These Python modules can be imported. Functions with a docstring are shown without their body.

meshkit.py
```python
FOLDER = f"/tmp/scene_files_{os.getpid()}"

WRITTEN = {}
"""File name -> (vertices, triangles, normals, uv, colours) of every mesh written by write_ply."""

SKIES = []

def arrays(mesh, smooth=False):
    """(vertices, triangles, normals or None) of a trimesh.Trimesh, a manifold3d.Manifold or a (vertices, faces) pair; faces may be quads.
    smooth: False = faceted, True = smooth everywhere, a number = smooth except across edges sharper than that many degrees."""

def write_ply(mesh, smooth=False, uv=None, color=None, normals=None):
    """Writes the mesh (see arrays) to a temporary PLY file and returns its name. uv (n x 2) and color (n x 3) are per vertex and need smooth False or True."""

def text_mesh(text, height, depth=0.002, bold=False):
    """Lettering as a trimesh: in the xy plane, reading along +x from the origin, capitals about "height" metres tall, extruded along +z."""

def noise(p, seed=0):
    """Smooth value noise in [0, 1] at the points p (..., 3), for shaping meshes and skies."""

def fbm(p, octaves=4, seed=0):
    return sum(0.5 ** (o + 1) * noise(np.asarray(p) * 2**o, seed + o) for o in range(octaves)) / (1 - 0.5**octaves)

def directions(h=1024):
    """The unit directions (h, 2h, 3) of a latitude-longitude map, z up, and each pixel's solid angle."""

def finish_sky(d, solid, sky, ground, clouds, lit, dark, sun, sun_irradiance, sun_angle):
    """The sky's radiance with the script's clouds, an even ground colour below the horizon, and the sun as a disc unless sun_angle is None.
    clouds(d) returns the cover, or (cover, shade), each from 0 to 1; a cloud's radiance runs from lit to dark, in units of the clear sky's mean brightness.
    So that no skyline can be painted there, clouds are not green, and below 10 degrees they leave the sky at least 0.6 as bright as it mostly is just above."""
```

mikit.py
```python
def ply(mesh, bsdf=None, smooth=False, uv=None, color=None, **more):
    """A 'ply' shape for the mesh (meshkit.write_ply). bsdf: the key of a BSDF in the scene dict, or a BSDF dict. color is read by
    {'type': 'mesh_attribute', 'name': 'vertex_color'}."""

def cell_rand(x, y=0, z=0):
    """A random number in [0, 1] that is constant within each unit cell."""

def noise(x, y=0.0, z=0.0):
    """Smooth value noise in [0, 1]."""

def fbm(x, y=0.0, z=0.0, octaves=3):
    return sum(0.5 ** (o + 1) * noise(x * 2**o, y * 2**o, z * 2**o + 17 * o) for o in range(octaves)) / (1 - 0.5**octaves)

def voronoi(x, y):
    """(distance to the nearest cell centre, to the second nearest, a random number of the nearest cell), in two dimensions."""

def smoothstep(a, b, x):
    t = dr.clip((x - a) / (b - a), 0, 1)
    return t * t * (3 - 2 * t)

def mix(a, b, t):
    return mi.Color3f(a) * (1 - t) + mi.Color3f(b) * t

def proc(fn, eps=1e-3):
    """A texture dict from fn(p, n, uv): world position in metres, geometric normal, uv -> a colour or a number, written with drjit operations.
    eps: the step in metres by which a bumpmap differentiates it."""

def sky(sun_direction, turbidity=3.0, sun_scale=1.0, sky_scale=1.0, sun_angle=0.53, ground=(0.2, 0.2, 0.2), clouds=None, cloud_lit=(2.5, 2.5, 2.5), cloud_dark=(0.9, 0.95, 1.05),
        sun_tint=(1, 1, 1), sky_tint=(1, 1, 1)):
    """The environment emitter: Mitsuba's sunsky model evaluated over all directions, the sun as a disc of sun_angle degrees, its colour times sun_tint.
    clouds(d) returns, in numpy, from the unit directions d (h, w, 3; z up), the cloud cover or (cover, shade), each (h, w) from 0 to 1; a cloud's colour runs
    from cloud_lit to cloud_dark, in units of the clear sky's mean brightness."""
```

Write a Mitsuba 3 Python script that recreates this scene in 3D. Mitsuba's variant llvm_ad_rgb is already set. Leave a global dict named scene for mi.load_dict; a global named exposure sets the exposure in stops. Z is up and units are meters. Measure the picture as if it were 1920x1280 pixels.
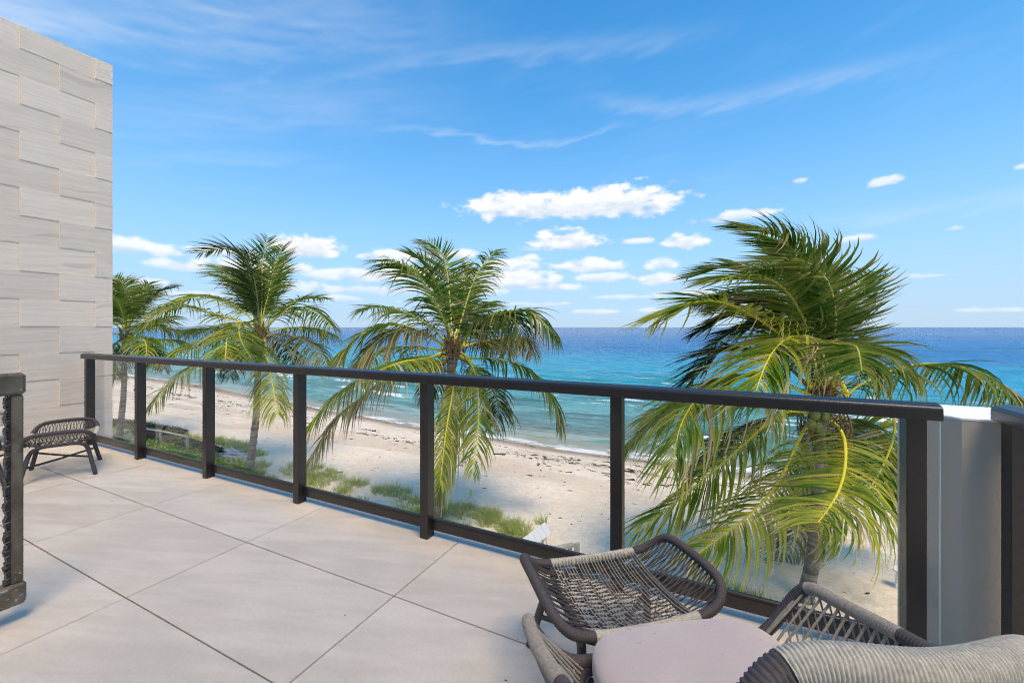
import math, random
import numpy as np, trimesh, drjit as dr, mitsuba as mi, mikit, meshkit
from mikit import proc, noise, fbm, cell_rand, smoothstep, mix, voronoi

T = mi.ScalarTransform4f
scene, labels = {}, {}

# ------------------------------------------------------------------ camera, sky, exposure
YAW, FOCAL, EYE = 0.4543, 781.56, 1.3756           # radians left of +y, pixels of a 1920 wide frame, metres above the deck
FWD = np.array([-math.sin(YAW), math.cos(YAW), 0.0])
scene['camera'] = {
    'type': 'perspective', 'fov': math.degrees(2 * math.atan(960 / FOCAL)), 'fov_axis': 'x',
    'principal_point_offset_y': 26.0 / 1280.0, 'near_clip': 0.05, 'far_clip': 120000.0,
    'to_world': T().look_at(origin=[0, 0, EYE], target=[float(FWD[0]), float(FWD[1]), EYE], up=[0, 0, 1])}
exposure = 2.72
SUN_DIR = (0.34, -0.26, 0.90)                        # hazy sun, high up and a little to the right of the camera

CUMULUS = [(-24.6, 15.9, 8.3, 2.0), (-12.6, 16.0, 8.6, 2.1), (-18.7, 15.6, 10.5, 1.3), (-18.7, 11.4, 4.9, 1.5), (2.1, 13.1, 3.6, .7), (-3.5, 10.6, 2.6, 1.0),
           (-9.2, 11.2, 1.9, .5), (-52.5, 9.6, 3.8, 1.6), (-26.0, 8.3, 5.1, 1.0), (-26.8, 6.4, 7.3, 1.6), (-15.2, 8.2, 3.9, 1.1), (-13.8, 6.6, 3.6, .7),
           (-6.3, 8.0, 2.1, .75), (-6.3, 6.3, 2.3, .95), (-41.8, 9.2, 4.2, 1.0), (-64.9, 6.5, 2.4, .7), (-50.8, 6.4, 2.6, .55), (15.8, 14.6, 1.4, .46), (8.5, 16.1, .8, .33),
           (13.7, 9.2, 1.8, .4), (20.5, 9.2, .7, .22), (22.5, 1.6, 1.8, .26), (-15.2, 2.1, 3.5, .36), (-8.0, 2.2, 1.7, .35), (24.8, 13.6, .5, .24),
           (-55.4, 5.0, 5.0, .9), (-33.3, 9.7, 2.9, .85), (-30.1, 5.8, 4.4, .7), (-20.9, 5.4, 4.4, .58), (-60.7, 8.4, 3.5, .6), (-48.3, 3.7, 2.4, .45), (-68, 4.6, 3, .5), (-22, 3.2, 4, .3), (-36, 3.4, 4, .35)]
CUMULUS += [(-70, 8.0, 5, 1.0), (-57, 7.0, 6, 1.0), (-46, 6.6, 6, 1.0), (-38, 7.2, 5, 1.0), (-33, 5.0, 7, .7), (-44, 4.8, 7, .6), (-62, 3.6, 6, .35), (-12, 4.0, 5, .3), (-4, 4.4, 4, .35), (-24, 9.2, 3, .6), (4, 6.0, 3, .3), (16, 5.0, 4, .25)]
_r = random.Random(5)
for _k in range(80):                                 # the same fair-weather clouds all round the horizon
    _az = _r.uniform(35, 275)
    _el = 2 + 14 * _r.random() ** 1.6
    CUMULUS.append((_az, _el, _r.uniform(1.2, 5.5), _r.uniform(.4, 1.5)))
CIRRUS = [([(-14.5, 28.0), (-5.7, 26.1), (2.2, 25.5), (11.5, 25.5), (18.5, 24.6)], .9, .30), ([(-43, 24.6), (-34, 24.8), (-26, 23.9), (-19.5, 23.5), (-12.4, 25.1)], .35, .34),
          ([(-66, 23), (-57.6, 26.6), (-52, 30.8)], .9, .22), ([(-56.5, 26.1), (-48.3, 28.8), (-40.4, 32), (-30.4, 33.5), (-18.7, 33.5), (-3.1, 32.7)], 1.1, .25),
          ([(10, 11.3), (17.4, 11.2), (24.8, 11.2), (40, 12)], .8, .25), ([(-90, 24), (-76.9, 26), (-72, 27), (-66, 29)], 2.8, .75), ([(-82, 27), (-66, 30), (-56, 33), (-42, 35)], 4.5, .42), ([(-70, 20), (-55, 25), (-40, 28)], 3.0, .26), ([(-69.5, 15.8), (-61.7, 18.6), (-52, 19.9)], .8, .18),
          ([(-75, 30), (-68, 33), (-60, 34.5)], 1.5, .35)]


def clouds(d):
    az = np.degrees(np.arctan2(d[..., 0], d[..., 1]))
    az = np.where(az < -90, az + 360, az)
    el = np.degrees(np.arcsin(np.clip(d[..., 2], -1, 1)))
    cover, shade = np.zeros(az.shape), np.zeros(az.shape)
    q = np.stack([az * .5, el * 1.1, az * 0 + 3.3], -1)
    low = el < 21
    n = np.zeros(az.shape)
    n[low] = meshkit.fbm(q[low] * 1.3, 6, 4)
    for a0, e0, w, h in CUMULUS:
        m = (np.abs(az - a0) < 1.7 * w) & (np.abs(el - e0) < 2.2 * h)
        if not m.any():
            continue
        u, v = (az[m] - a0) / w, (el[m] - e0) / h
        v = np.where(v < 0, v * 1.35, v * .95)
        r = 1.27 - np.sqrt(u * u + v * v) + (n[m] - .5) * 1.9
        c = np.clip((r - .06) / .52, 0, 1)
        c = c * c * (3 - 2 * c) * min(1.0, .62 + .30 * h) * (1.0 if e0 > 9 else .70 + .03 * e0)
        s = np.clip(.38 - .6 * v - (n[m] - .5) * 2.6, 0, 1) * .85
        shade[m] = np.where(c > cover[m], s, shade[m])
        cover[m] = np.maximum(cover[m], c)
    wisp = meshkit.fbm(np.stack([az * .10 + el * .05, el * .55 - az * .11, az * 0], -1), 5, 9)
    fine = meshkit.fbm(np.stack([az * .25, el * 1.6 - az * .25, az * 0 + 7], -1), 4, 2)
    veil = np.clip((wisp - .50) / .32, 0, 1) * (.35 + .65 * fine) * .05 * np.clip((el - 7) / 14, 0, 1)
    for line, w, amount in CIRRUS:
        a, e = np.array(line).T
        fade = 4 + 4 * w
        m = (az > a.min() - fade) & (az < a.max() + fade)
        y = np.interp(az[m], a, e)
        end = np.clip((np.minimum(az[m] - a.min(), a.max() - az[m]) + fade) / (2 * fade), 0, 1)
        end = end * end * (3 - 2 * end)
        veil[m] = np.maximum(veil[m], amount * .62 * end * np.exp(-((el[m] - y + (fine[m] - .5) * 1.6) / w) ** 2) * (.25 + 1.1 * fine[m]))
    haze = .90 * np.exp(-(np.maximum(el, 0) / 15.5) ** 1.5)   # milky air low over the sea
    wv, wh = (1 - cover) * veil, (1 - cover) * (1 - veil) * haze
    total = cover + wv + wh
    return total, (cover * shade + wv * .25 + wh) / np.maximum(total, 1e-6)


scene['sky'] = mikit.sky(SUN_DIR, turbidity=2.6, sun_scale=0.30, sky_scale=1.0, sun_angle=24, ground=(.25, .24, .21), clouds=clouds, cloud_lit=(2.1, 2.12, 2.15), cloud_dark=(1.19, 1.46, 1.79), sky_tint=(.25, .79, .97), sun_tint=(1.18, 1.04, .88))

# ------------------------------------------------------------------ helpers


def bsdf(key, d):
    scene[key] = {**d, 'id': key} if False else d
    return key


def numbered(name):
    if name not in KEYS:
        KEYS.add(name)
        return name
    k = 1
    while f'{name}_{k:03d}' in KEYS:
        k += 1
    KEYS.add(f'{name}_{k:03d}')
    return f'{name}_{k:03d}'


KEYS = set()


def thing(name, label, cat, group=None):
    """The key that the keys of a thing's parts start with."""
    key = numbered(name)
    labels[key] = {'label': label, 'category': cat}
    if group:
        labels[key]['group'] = group
    return key


def obj(name, mesh, mat, parent=None, smooth=False, kind=None, label=None, at=None, **kw):
    key = numbered(f'{parent}__{name}' if parent else name)
    d = mesh if isinstance(mesh, dict) else mikit.ply(mesh, mat, smooth=smooth, **kw)
    if at is not None:
        d = {**d, 'to_world': at}
    scene[key] = d
    if kind or label:
        labels[key] = {}
        if kind:
            labels[key]['kind'] = kind
        if label:
            labels[key]['label'] = label
    return key


def struct(name, mesh, mat, label, smooth=False, kind='structure', **kw):
    key = obj(name, mesh, mat, None, smooth, **kw)
    labels[key] = {'kind': kind, 'label': label}
    return key


def single(name, mesh, mat, label, cat, group=None, smooth=False, **kw):
    key = obj(name, mesh, mat, None, smooth, **kw)
    labels[key] = {'label': label, 'category': cat}
    if group:
        labels[key]['group'] = group
    return key


def copy_thing(root, place, label, group=None):
    """A copy of a thing under the next number, its parts sharing the meshes of the first."""
    base = root
    new = thing(base.rstrip('0123456789').rstrip('_') if base[-3:].isdigit() else base, label, labels[root]['category'], group or labels[root].get('group'))
    for key in [k for k in list(scene) if k.startswith(root + '__')]:
        k2 = new + key[len(root):]
        scene[k2] = {**scene[key], 'to_world': place}
        KEYS.add(k2)
        if key in labels:
            labels[k2] = dict(labels[key])
    return new


def box(x0, x1, y0, y1, z0, z1, bevel=0.0):
    if bevel <= 0:
        m = trimesh.creation.box((x1 - x0, y1 - y0, z1 - z0))
        m.apply_translation(((x0 + x1) / 2, (y0 + y1) / 2, (z0 + z1) / 2))
        return m
    b = min(bevel, .49 * (x1 - x0), .49 * (y1 - y0), .49 * (z1 - z0))
    p = []
    for x, sx in ((x0, 1), (x1, -1)):
        for y, sy in ((y0, 1), (y1, -1)):
            for z, sz in ((z0, 1), (z1, -1)):
                p += [(x + sx * b, y + sy * b, z), (x + sx * b, y, z + sz * b), (x, y + sy * b, z + sz * b)]
    return trimesh.convex.convex_hull(np.array(p))


def cat(ms):
    return trimesh.util.concatenate(ms)


def spline(pts, n, closed=False):
    """n points along a smooth curve through pts, evenly spaced."""
    from scipy.interpolate import CubicSpline
    p = np.asarray(pts, float)
    if closed:
        p = np.vstack([p, p[:1]])
    t = np.r_[0, np.cumsum(np.linalg.norm(np.diff(p, axis=0), axis=1) ** .6)]
    cs = CubicSpline(t, p, bc_type='periodic' if closed else 'natural')
    q = cs(np.linspace(0, t[-1], max(400, 3 * n)))
    s = np.r_[0, np.cumsum(np.linalg.norm(np.diff(q, axis=0), axis=1))]
    w = np.linspace(0, s[-1], n)
    return np.stack([np.interp(w, s, q[:, k]) for k in range(3)], 1)


def tube(p, r, sides=8, wrap=0.0, depth=0.0, caps=True, closed=False, arc0=0.0):
    """A tube along the points p; wrap > 0 winds a cord of that pitch round it as relief of the given depth."""
    p = np.asarray(p, float)
    n = len(p)
    t = np.gradient(p, axis=0)
    if closed:
        t = np.roll(p, -1, 0) - np.roll(p, 1, 0)
    t /= np.linalg.norm(t, axis=1, keepdims=True) + 1e-12
    a = np.zeros_like(p)
    ref = np.array([0, 0, 1.0]) if abs(t[0, 2]) < .9 else np.array([1.0, 0, 0])
    a[0] = ref - (ref @ t[0]) * t[0]
    for i in range(1, n):
        a[i] = a[i - 1] - (a[i - 1] @ t[i]) * t[i]
        a[i] /= np.linalg.norm(a[i]) + 1e-12
    a[0] /= np.linalg.norm(a[0])
    b = np.cross(t, a)
    ang = np.arange(sides) * 2 * np.pi / sides
    rr = np.broadcast_to(np.asarray(r, float), (n,))[:, None] * np.ones((1, sides))
    if wrap > 0:
        s = arc0 + np.r_[0, np.cumsum(np.linalg.norm(np.diff(p, axis=0), axis=1))]
        ph = s[:, None] / wrap * 2 * np.pi + ang[None, :]
        rr = rr + depth * (np.sqrt(np.abs(np.sin(ph / 2))) - .7)
    v = p[:, None] + rr[..., None] * (np.cos(ang)[None, :, None] * a[:, None] + np.sin(ang)[None, :, None] * b[:, None])
    m = n if closed else n - 1
    i, j = np.meshgrid(np.arange(m), np.arange(sides), indexing='ij')
    i2, j2 = (i + 1) % n, (j + 1) % sides
    f = np.stack([i * sides + j, i * sides + j2, i2 * sides + j2, i2 * sides + j], -1).reshape(-1, 4)
    f = np.vstack([f[:, [0, 1, 2]], f[:, [0, 2, 3]]])
    v = v.reshape(-1, 3)
    if caps and not closed:
        c0, c1 = len(v), len(v) + 1
        v = np.vstack([v, p[:1], p[-1:]])
        k = np.arange(sides)
        f = np.vstack([f, np.stack([k * 0 + c0, (k + 1) % sides, k], 1), np.stack([k * 0 + c1, (n - 1) * sides + k, (n - 1) * sides + (k + 1) % sides], 1)])
    return trimesh.Trimesh(v, f, process=False)


def rgb(*c):
    return {'type': 'rgb', 'value': list(c)}


def frac(x):
    return x - dr.floor(x)


# ------------------------------------------------------------------ materials
def sand_colour(p, n, uv):
    big = fbm(p.x * .35, p.y * .35, 0, 3)
    fine = fbm(p.x * 6, p.y * 6, 1, 3)
    grain = noise(p.x * 45, p.y * 45, 2)
    c = mix((.72, .635, .50), (.83, .75, .615), smoothstep(.3, .7, big * .5 + fine * .5))
    band = smoothstep(.42, .62, fbm(p.x * .12, p.y * .8, 5, 3)) * smoothstep(15.0, 17.0, p.y) * smoothstep(23.5, 21.5, p.y)
    c = mix(c, (.56, .45, .33), band * .5)
    wet = smoothstep(-5.66, -5.86, p.z + .10 * (fbm(p.x * .3, p.y * .5, 8, 2) - .5))
    c = mix(c, (.25, .185, .125), wet * .8)
    return c * (.88 + .24 * grain)


def sand_height(p, n, uv):
    return fbm(p.x * 2.2, p.y * 2.2, 3, 3) * .065 + fbm(p.x * 9, p.y * 9, 4, 2) * .018


bsdf('mat_sand', {'type': 'bumpmap', 'arbitrary': proc(sand_height, eps=.02), 'scale': 1.0, 'bsdf': {'type': 'diffuse', 'reflectance': proc(sand_colour)}})


def shore(x):
    return np.interp(x, [-3000, -400, -150, -84, -70, -55, -48, -37, -33, -26, -19, -14, -8, -3, 8, 40, 400, 3000], [900, 95, 41, 31.5, 30.8, 29.8, 28.4, 27.2, 26.2, 25.4, 24.4, 24.3, 23.7, 23.9, 23.7, 23.2, 25, 200])


def shore_dr(x):
    a = 24.0 + dr.maximum(-x - 17.0, 0) * .115
    return a


def water_colour(p, n, uv):
    d = p.y - shore_dr(p.x)
    w = d + (fbm(p.x * .05, p.y * .12, 1, 3) - .5) * 14 * smoothstep(2, 20, d)
    c = mix((.30, .33, .27), (.14, .34, .33), smoothstep(0.5, 7.0, d + 2.5 * (fbm(p.x * .2, p.y * .7, 4, 3) - .5)))
    c = mix(c, (.035, .32, .37), smoothstep(5, 26, w))
    c = mix(c, (.012, .275, .41), smoothstep(18, 42, w))
    c = mix(c, (.002, .125, .33), smoothstep(38, 130, w))
    c = mix(c, (.001, .066, .235), smoothstep(110, 480, w))
    c = c * (1 - .42 * smoothstep(.42, .62, fbm(p.x * .10, d * .62, 51, 3)) * smoothstep(1.5, 4, d) * smoothstep(40, 12, d))
    c = mix(c, (.075, .27, .235), .75 * smoothstep(.05, .16, p.z + 5.93))
    c = c * (.80 + .40 * fbm(p.x * .18, p.y * 1.1, 52, 3))
    reef = smoothstep(.60, .70, fbm(p.x * .16, p.y * .42, 12, 3)) * smoothstep(1.2, 3.0, d) * smoothstep(8.5, 5.0, d)
    c = mix(c, (.055, .075, .055), reef * .75)
    patch = smoothstep(.52, .75, fbm(p.x * .03, p.y * .09, 22, 3)) * smoothstep(10, 30, d)
    c = c * (1 - .28 * patch)
    # foam: the thin edge of the wash, and broken white water on the breakers
    edge = smoothstep(.9, .2, dr.abs(d - .35 - 1.1 * (fbm(p.x * .25, 0, 31, 3) - .5))) * smoothstep(.36, .56, fbm(p.x * 1.1, p.y * 2.6, 32, 3))
    crest = smoothstep(.15, .25, p.z + 5.93) * smoothstep(.48, .60, fbm(p.x * .16, p.y * .35, 33, 2)) * smoothstep(.30, .55, fbm(p.x * 1.6, p.y * 3.0, 34, 3)) * smoothstep(34, 18, d)
    caps = smoothstep(.745, .79, fbm(p.x * .35, p.y * 1.1, 35, 3)) * smoothstep(8, 16, d) * smoothstep(60, 20, d)
    return mix(c, (.80, .82, .82), dr.minimum(edge * .9 + crest + caps * .8, 1.0))


def water_height(p, n, uv):
    return fbm(p.x * .35, p.y * .75, 41, 3) * .55 * (.10 + .90 * smoothstep(700, 80, p.y)) + fbm(p.x * 1.5, p.y * 2.8, 42, 3) * .13 * smoothstep(400, 60, p.y)


bsdf('mat_water', {'type': 'bumpmap', 'arbitrary': proc(water_height, eps=.05), 'scale': 1.0,
                   'bsdf': {'type': 'principled', 'base_color': proc(water_colour), 'roughness': .22, 'specular': .10}})


def tile_colour(p, n, uv):
    i, j = dr.floor((p.x + 2.704) / 1.22), dr.floor((p.y - 1.046) / .61)
    k = cell_rand(i, j, 3)
    a, b = p.x * 1.0 + p.y * .55 + k * 31, p.y * 1.0 - p.x * .35 + k * 17
    cloud = fbm(a * 1.3, b * 4.2, k * 9, 4)
    vein = fbm(a * 3.0, b * 19, k * 5 + 3, 3)
    grain = noise(p.x * 130, p.y * 130, 1)
    c = mix((.425, .396, .348), (.515, .483, .432), smoothstep(.26, .74, cloud * .5 + vein * .5))
    stain = smoothstep(.62, .80, fbm(a * 2.2, b * 3.4, 21, 3))
    c = mix(c, (.50, .43, .36), stain * .2)
    return c * (.95 + .07 * grain) * (.97 + .06 * k)


bsdf('mat_tile', {'type': 'principled', 'base_color': proc(tile_colour), 'roughness': .46, 'specular': .35})
bsdf('mat_grout', {'type': 'diffuse', 'reflectance': rgb(.10, .075, .045)})


def stone_colour(p, n, uv):
    row = dr.floor((4.69 - p.z - .25) / .305)
    half = dr.select(dr.abs(row - 2 * dr.floor(row / 2)) < .5, .31, 0.0)
    col = dr.floor((p.y - 1.735 - half) / .62)
    k = cell_rand(row, col, 5)
    y, z = p.y + k * 23, p.z + k * 11
    warp = fbm(y * 1.6, z * 2.0, 2, 3)
    vein = fbm(y * 1.4, (z + .10 * warp - .05 * y) * 60, 4, 4)
    fine = fbm(y * 6, (z + .05 * warp) * 150, 6, 2)
    c = mix((.665, .58, .485), (.71, .628, .533), smoothstep(.3, .7, vein))
    c = mix(c, (.46, .40, .335), smoothstep(.55, .75, fine) * .20)
    dark = smoothstep(.71, .80, fbm(y * .9, (z + .3 * warp - .12 * y) * 12, 14, 3))
    c = mix(c, (.40, .33, .265), dark * .35)
    c = c * (.93 + .14 * k)
    return dr.select(dr.abs(n.x) < .6, mi.Color3f(.86, .79, .67), c)   # cut edges show the pale raw stone


bsdf('mat_stone', {'type': 'principled', 'base_color': proc(stone_colour), 'roughness': .62, 'specular': .3})


def stucco_height(p, n, uv):
    return fbm(p.x * 130, p.y * 130, p.z * 130, 2) * .0020


bsdf('mat_stucco', {'type': 'bumpmap', 'arbitrary': proc(stucco_height, eps=.002), 'scale': 1.0, 'bsdf': {'type': 'diffuse', 'reflectance': rgb(.47, .42, .345)}})
bsdf('mat_white', {'type': 'principled', 'base_color': rgb(.80, .80, .79), 'roughness': .45})
bsdf('mat_house', {'type': 'diffuse', 'reflectance': rgb(.72, .70, .67)})


def bronze_colour(p, n, uv):
    return mix((.015, .0125, .0115), (.021, .0175, .016), fbm(p.x * 30, p.y * 30, p.z * 30, 2))


bsdf('mat_slab', {'type': 'diffuse', 'reflectance': rgb(.62, .555, .49)})
bsdf('mat_bronze', {'type': 'principled', 'base_color': proc(bronze_colour), 'roughness': .30, 'specular': .6, 'metallic': .1})


def rust_colour(p, n, uv):
    c = mix((.10, .082, .058), (.16, .135, .10), smoothstep(.3, .7, fbm(p.x * 40, p.y * 26, p.z * 7, 4)))
    c = mix(c, (.055, .045, .035), smoothstep(.5, .75, fbm(p.x * 20, p.y * 20, p.z * 20, 3)) * .7)
    spot = smoothstep(.78, .86, fbm(p.x * 70, p.y * 70, p.z * 70, 3) + .15 * smoothstep(.42, .16, p.z) + .05 * smoothstep(.98, 1.06, p.z))
    return mix(c, (.40, .42, .44), spot * .6)


bsdf('mat_corroded', {'type': 'principled', 'base_color': proc(rust_colour), 'roughness': .42, 'metallic': .35})
bsdf('mat_rubber', {'type': 'principled', 'base_color': rgb(.010, .010, .011), 'roughness': .45})
bsdf('mat_glass', {'type': 'thindielectric', 'int_ior': 1.28})
bsdf('mat_glass_edge', {'type': 'principled', 'base_color': rgb(.42, .55, .50), 'roughness': .2})


def rope_colour(lo, hi, s):
    def fn(p, n, uv):
        return mix(lo, hi, fbm(p.x * s, p.y * s, p.z * s, 3))
    return proc(fn)


bsdf('mat_cream_rope', {'type': 'principled', 'base_color': rope_colour((.28, .262, .21), (.52, .49, .41), 160), 'roughness': .8, 'sheen': .3})
bsdf('mat_cord', {'type': 'principled', 'base_color': rgb(.29, .272, .225), 'roughness': .8})
bsdf('mat_taupe_rope', {'type': 'principled', 'base_color': rope_colour((.17, .155, .13), (.34, .31, .265), 160), 'roughness': .8, 'sheen': .3})
bsdf('mat_dark_rope', {'type': 'principled', 'base_color': rope_colour((.036, .031, .032), (.085, .075, .076), 160), 'roughness': .75, 'sheen': .2})
bsdf('mat_frame', {'type': 'principled', 'base_color': rgb(.055, .048, .047), 'roughness': .5})


def cushion_colour(p, n, uv):
    weave = noise(p.x * 420, p.y * 420, p.z * 420)
    soft = fbm(p.x * 7, p.y * 7, p.z * 7, 3)
    c = mix((.395, .345, .328), (.455, .40, .382), soft) * (.93 + .12 * weave)
    d1, d2, k = voronoi(p.x * 17 + noise(p.x * 9, p.y * 9) * 2, p.y * 17)
    spot = smoothstep(.03 + .09 * k, .02, d1 + .05 * (noise(p.x * 160, p.y * 160) - .5)) * smoothstep(.70, .74, k)
    return mix(c, (.24, .20, .20), spot * .6)


def cushion_height(p, n, uv):
    return noise(p.x * 420, p.y * 420, p.z * 420) * .0012 + fbm(p.x * 14, p.y * 14, p.z * 14, 2) * .004


bsdf('mat_cushion', {'type': 'bumpmap', 'arbitrary': proc(cushion_height, eps=.001), 'scale': 1.0, 'bsdf': {'type': 'principled', 'base_color': proc(cushion_colour), 'roughness': .9, 'sheen': .4}})
bsdf('mat_leaf', {'type': 'principledthin', 'base_color': {'type': 'mesh_attribute', 'name': 'vertex_color'}, 'roughness': .34, 'spec_trans': 0.0, 'diff_trans': .70, 'eta': 1.4})
bsdf('mat_rib', {'type': 'principled', 'base_color': {'type': 'mesh_attribute', 'name': 'vertex_color'}, 'roughness': .5})


def bark_colour(p, n, uv):
    ring = noise((p.z + .05 * fbm(p.x * 6, p.y * 6, p.z * 2, 2)) * 17, 0, 2)
    c = mix((.10, .088, .075), (.235, .215, .19), smoothstep(.25, .75, ring * .6 + fbm(p.x * 14, p.y * 14, p.z * 9, 3) * .4))
    return mix(c, (.06, .05, .042), smoothstep(.58, .72, fbm(p.x * 9, p.y * 9, p.z * 24, 3)) * .6)


bsdf('mat_bark', {'type': 'principled', 'base_color': proc(bark_colour), 'roughness': .85})


def fibre_colour(p, n, uv):
    return mix((.09, .055, .03), (.30, .20, .11), fbm(p.x * 25, p.y * 25, p.z * 8, 3))


bsdf('mat_fibre', {'type': 'principled', 'base_color': proc(fibre_colour), 'roughness': .85})
bsdf('mat_coconut', {'type': 'principled', 'base_color': rope_colour((.10, .14, .02), (.26, .27, .05), 9), 'roughness': .4})
bsdf('mat_spathe', {'type': 'principled', 'base_color': rope_colour((.22, .07, .03), (.40, .17, .07), 12), 'roughness': .6})
bsdf('mat_flower', {'type': 'principled', 'base_color': rgb(.52, .44, .07), 'roughness': .6})


def grey_wood(lo, hi):
    def fn(p, n, uv):
        return mix(lo, hi, fbm(p.x * 9, p.y * 9, p.z * 9, 4))
    return proc(fn)


bsdf('mat_dark_wood', {'type': 'diffuse', 'reflectance': grey_wood((.045, .036, .03), (.12, .10, .085))})
bsdf('mat_pale_wood', {'type': 'diffuse', 'reflectance': grey_wood((.30, .32, .27), (.50, .50, .44))})
bsdf('mat_bleached_wood', {'type': 'diffuse', 'reflectance': grey_wood((.42, .41, .40), (.62, .61, .60))})
bsdf('mat_wrack', {'type': 'diffuse', 'reflectance': grey_wood((.035, .025, .018), (.11, .08, .055))})
bsdf('mat_blue', {'type': 'principled', 'base_color': rgb(.03, .11, .42), 'roughness': .6})
bsdf('mat_pale_blue', {'type': 'principled', 'base_color': rgb(.16, .36, .62), 'roughness': .5})
bsdf('mat_yellow', {'type': 'principled', 'base_color': rgb(.70, .62, .06), 'roughness': .5})
# ------------------------------------------------------------------ ground and sea
SEA = -5.93


def ground_z(x, y):
    s = shore(x)
    t = np.clip((y - 12.5) / np.maximum(s - 12.5, 1), 0, 3)
    z = np.interp(t, [0, .12, .5, .72, .86, 1.0, 1.25, 3], [-4.85, -4.98, -5.22, -5.42, -5.72, -5.93, -6.4, -9])
    p = np.stack([x * .22, y * .30, x * 0], -1)
    dune = np.clip((14 - y) / 3, 0, 1)
    z = z + (meshkit.fbm(p, 3, 3) - .5) * (.18 + .35 * dune) * np.clip((s - y) / 6, 0, 1)
    return z + (meshkit.fbm(np.stack([x * 1.1, y * 1.1, x * 0], -1), 3, 8) - .5) * .09 * np.clip((s - y - 1) / 4, 0, 1)


def grid_mesh(X, Y, Z):
    h, w = X.shape
    v = np.stack([X, Y, Z], -1).reshape(-1, 3)
    i, j = np.meshgrid(np.arange(h - 1), np.arange(w - 1), indexing='ij')
    k = i * w + j
    return v, np.stack([k, k + 1, k + w + 1, k + w], -1).reshape(-1, 4)


def around(lo, hi, step, reach, n=22):
    far = np.geomspace(step, reach, n)
    return np.r_[lo - far[::-1], np.arange(lo, hi, step), hi + far]


def build_ground():
    xs = around(-60, 12, .4, 2900)
    ys = np.r_[-np.geomspace(6, 3000, 14)[::-1], np.arange(-4, 34, .4), 34 + np.geomspace(.5, 1200, 14)]
    X, Y = np.meshgrid(xs, ys)
    Z = ground_z(X, Y)
    S = shore(X)
    Z = np.where(Y > S + 14, np.minimum(Z, -8.0), Z)
    struct('beach_sand', grid_mesh(X, Y, Z), 'mat_sand', 'pale dry beach sand with footprints and damp bands towards the water', smooth=True)


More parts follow.
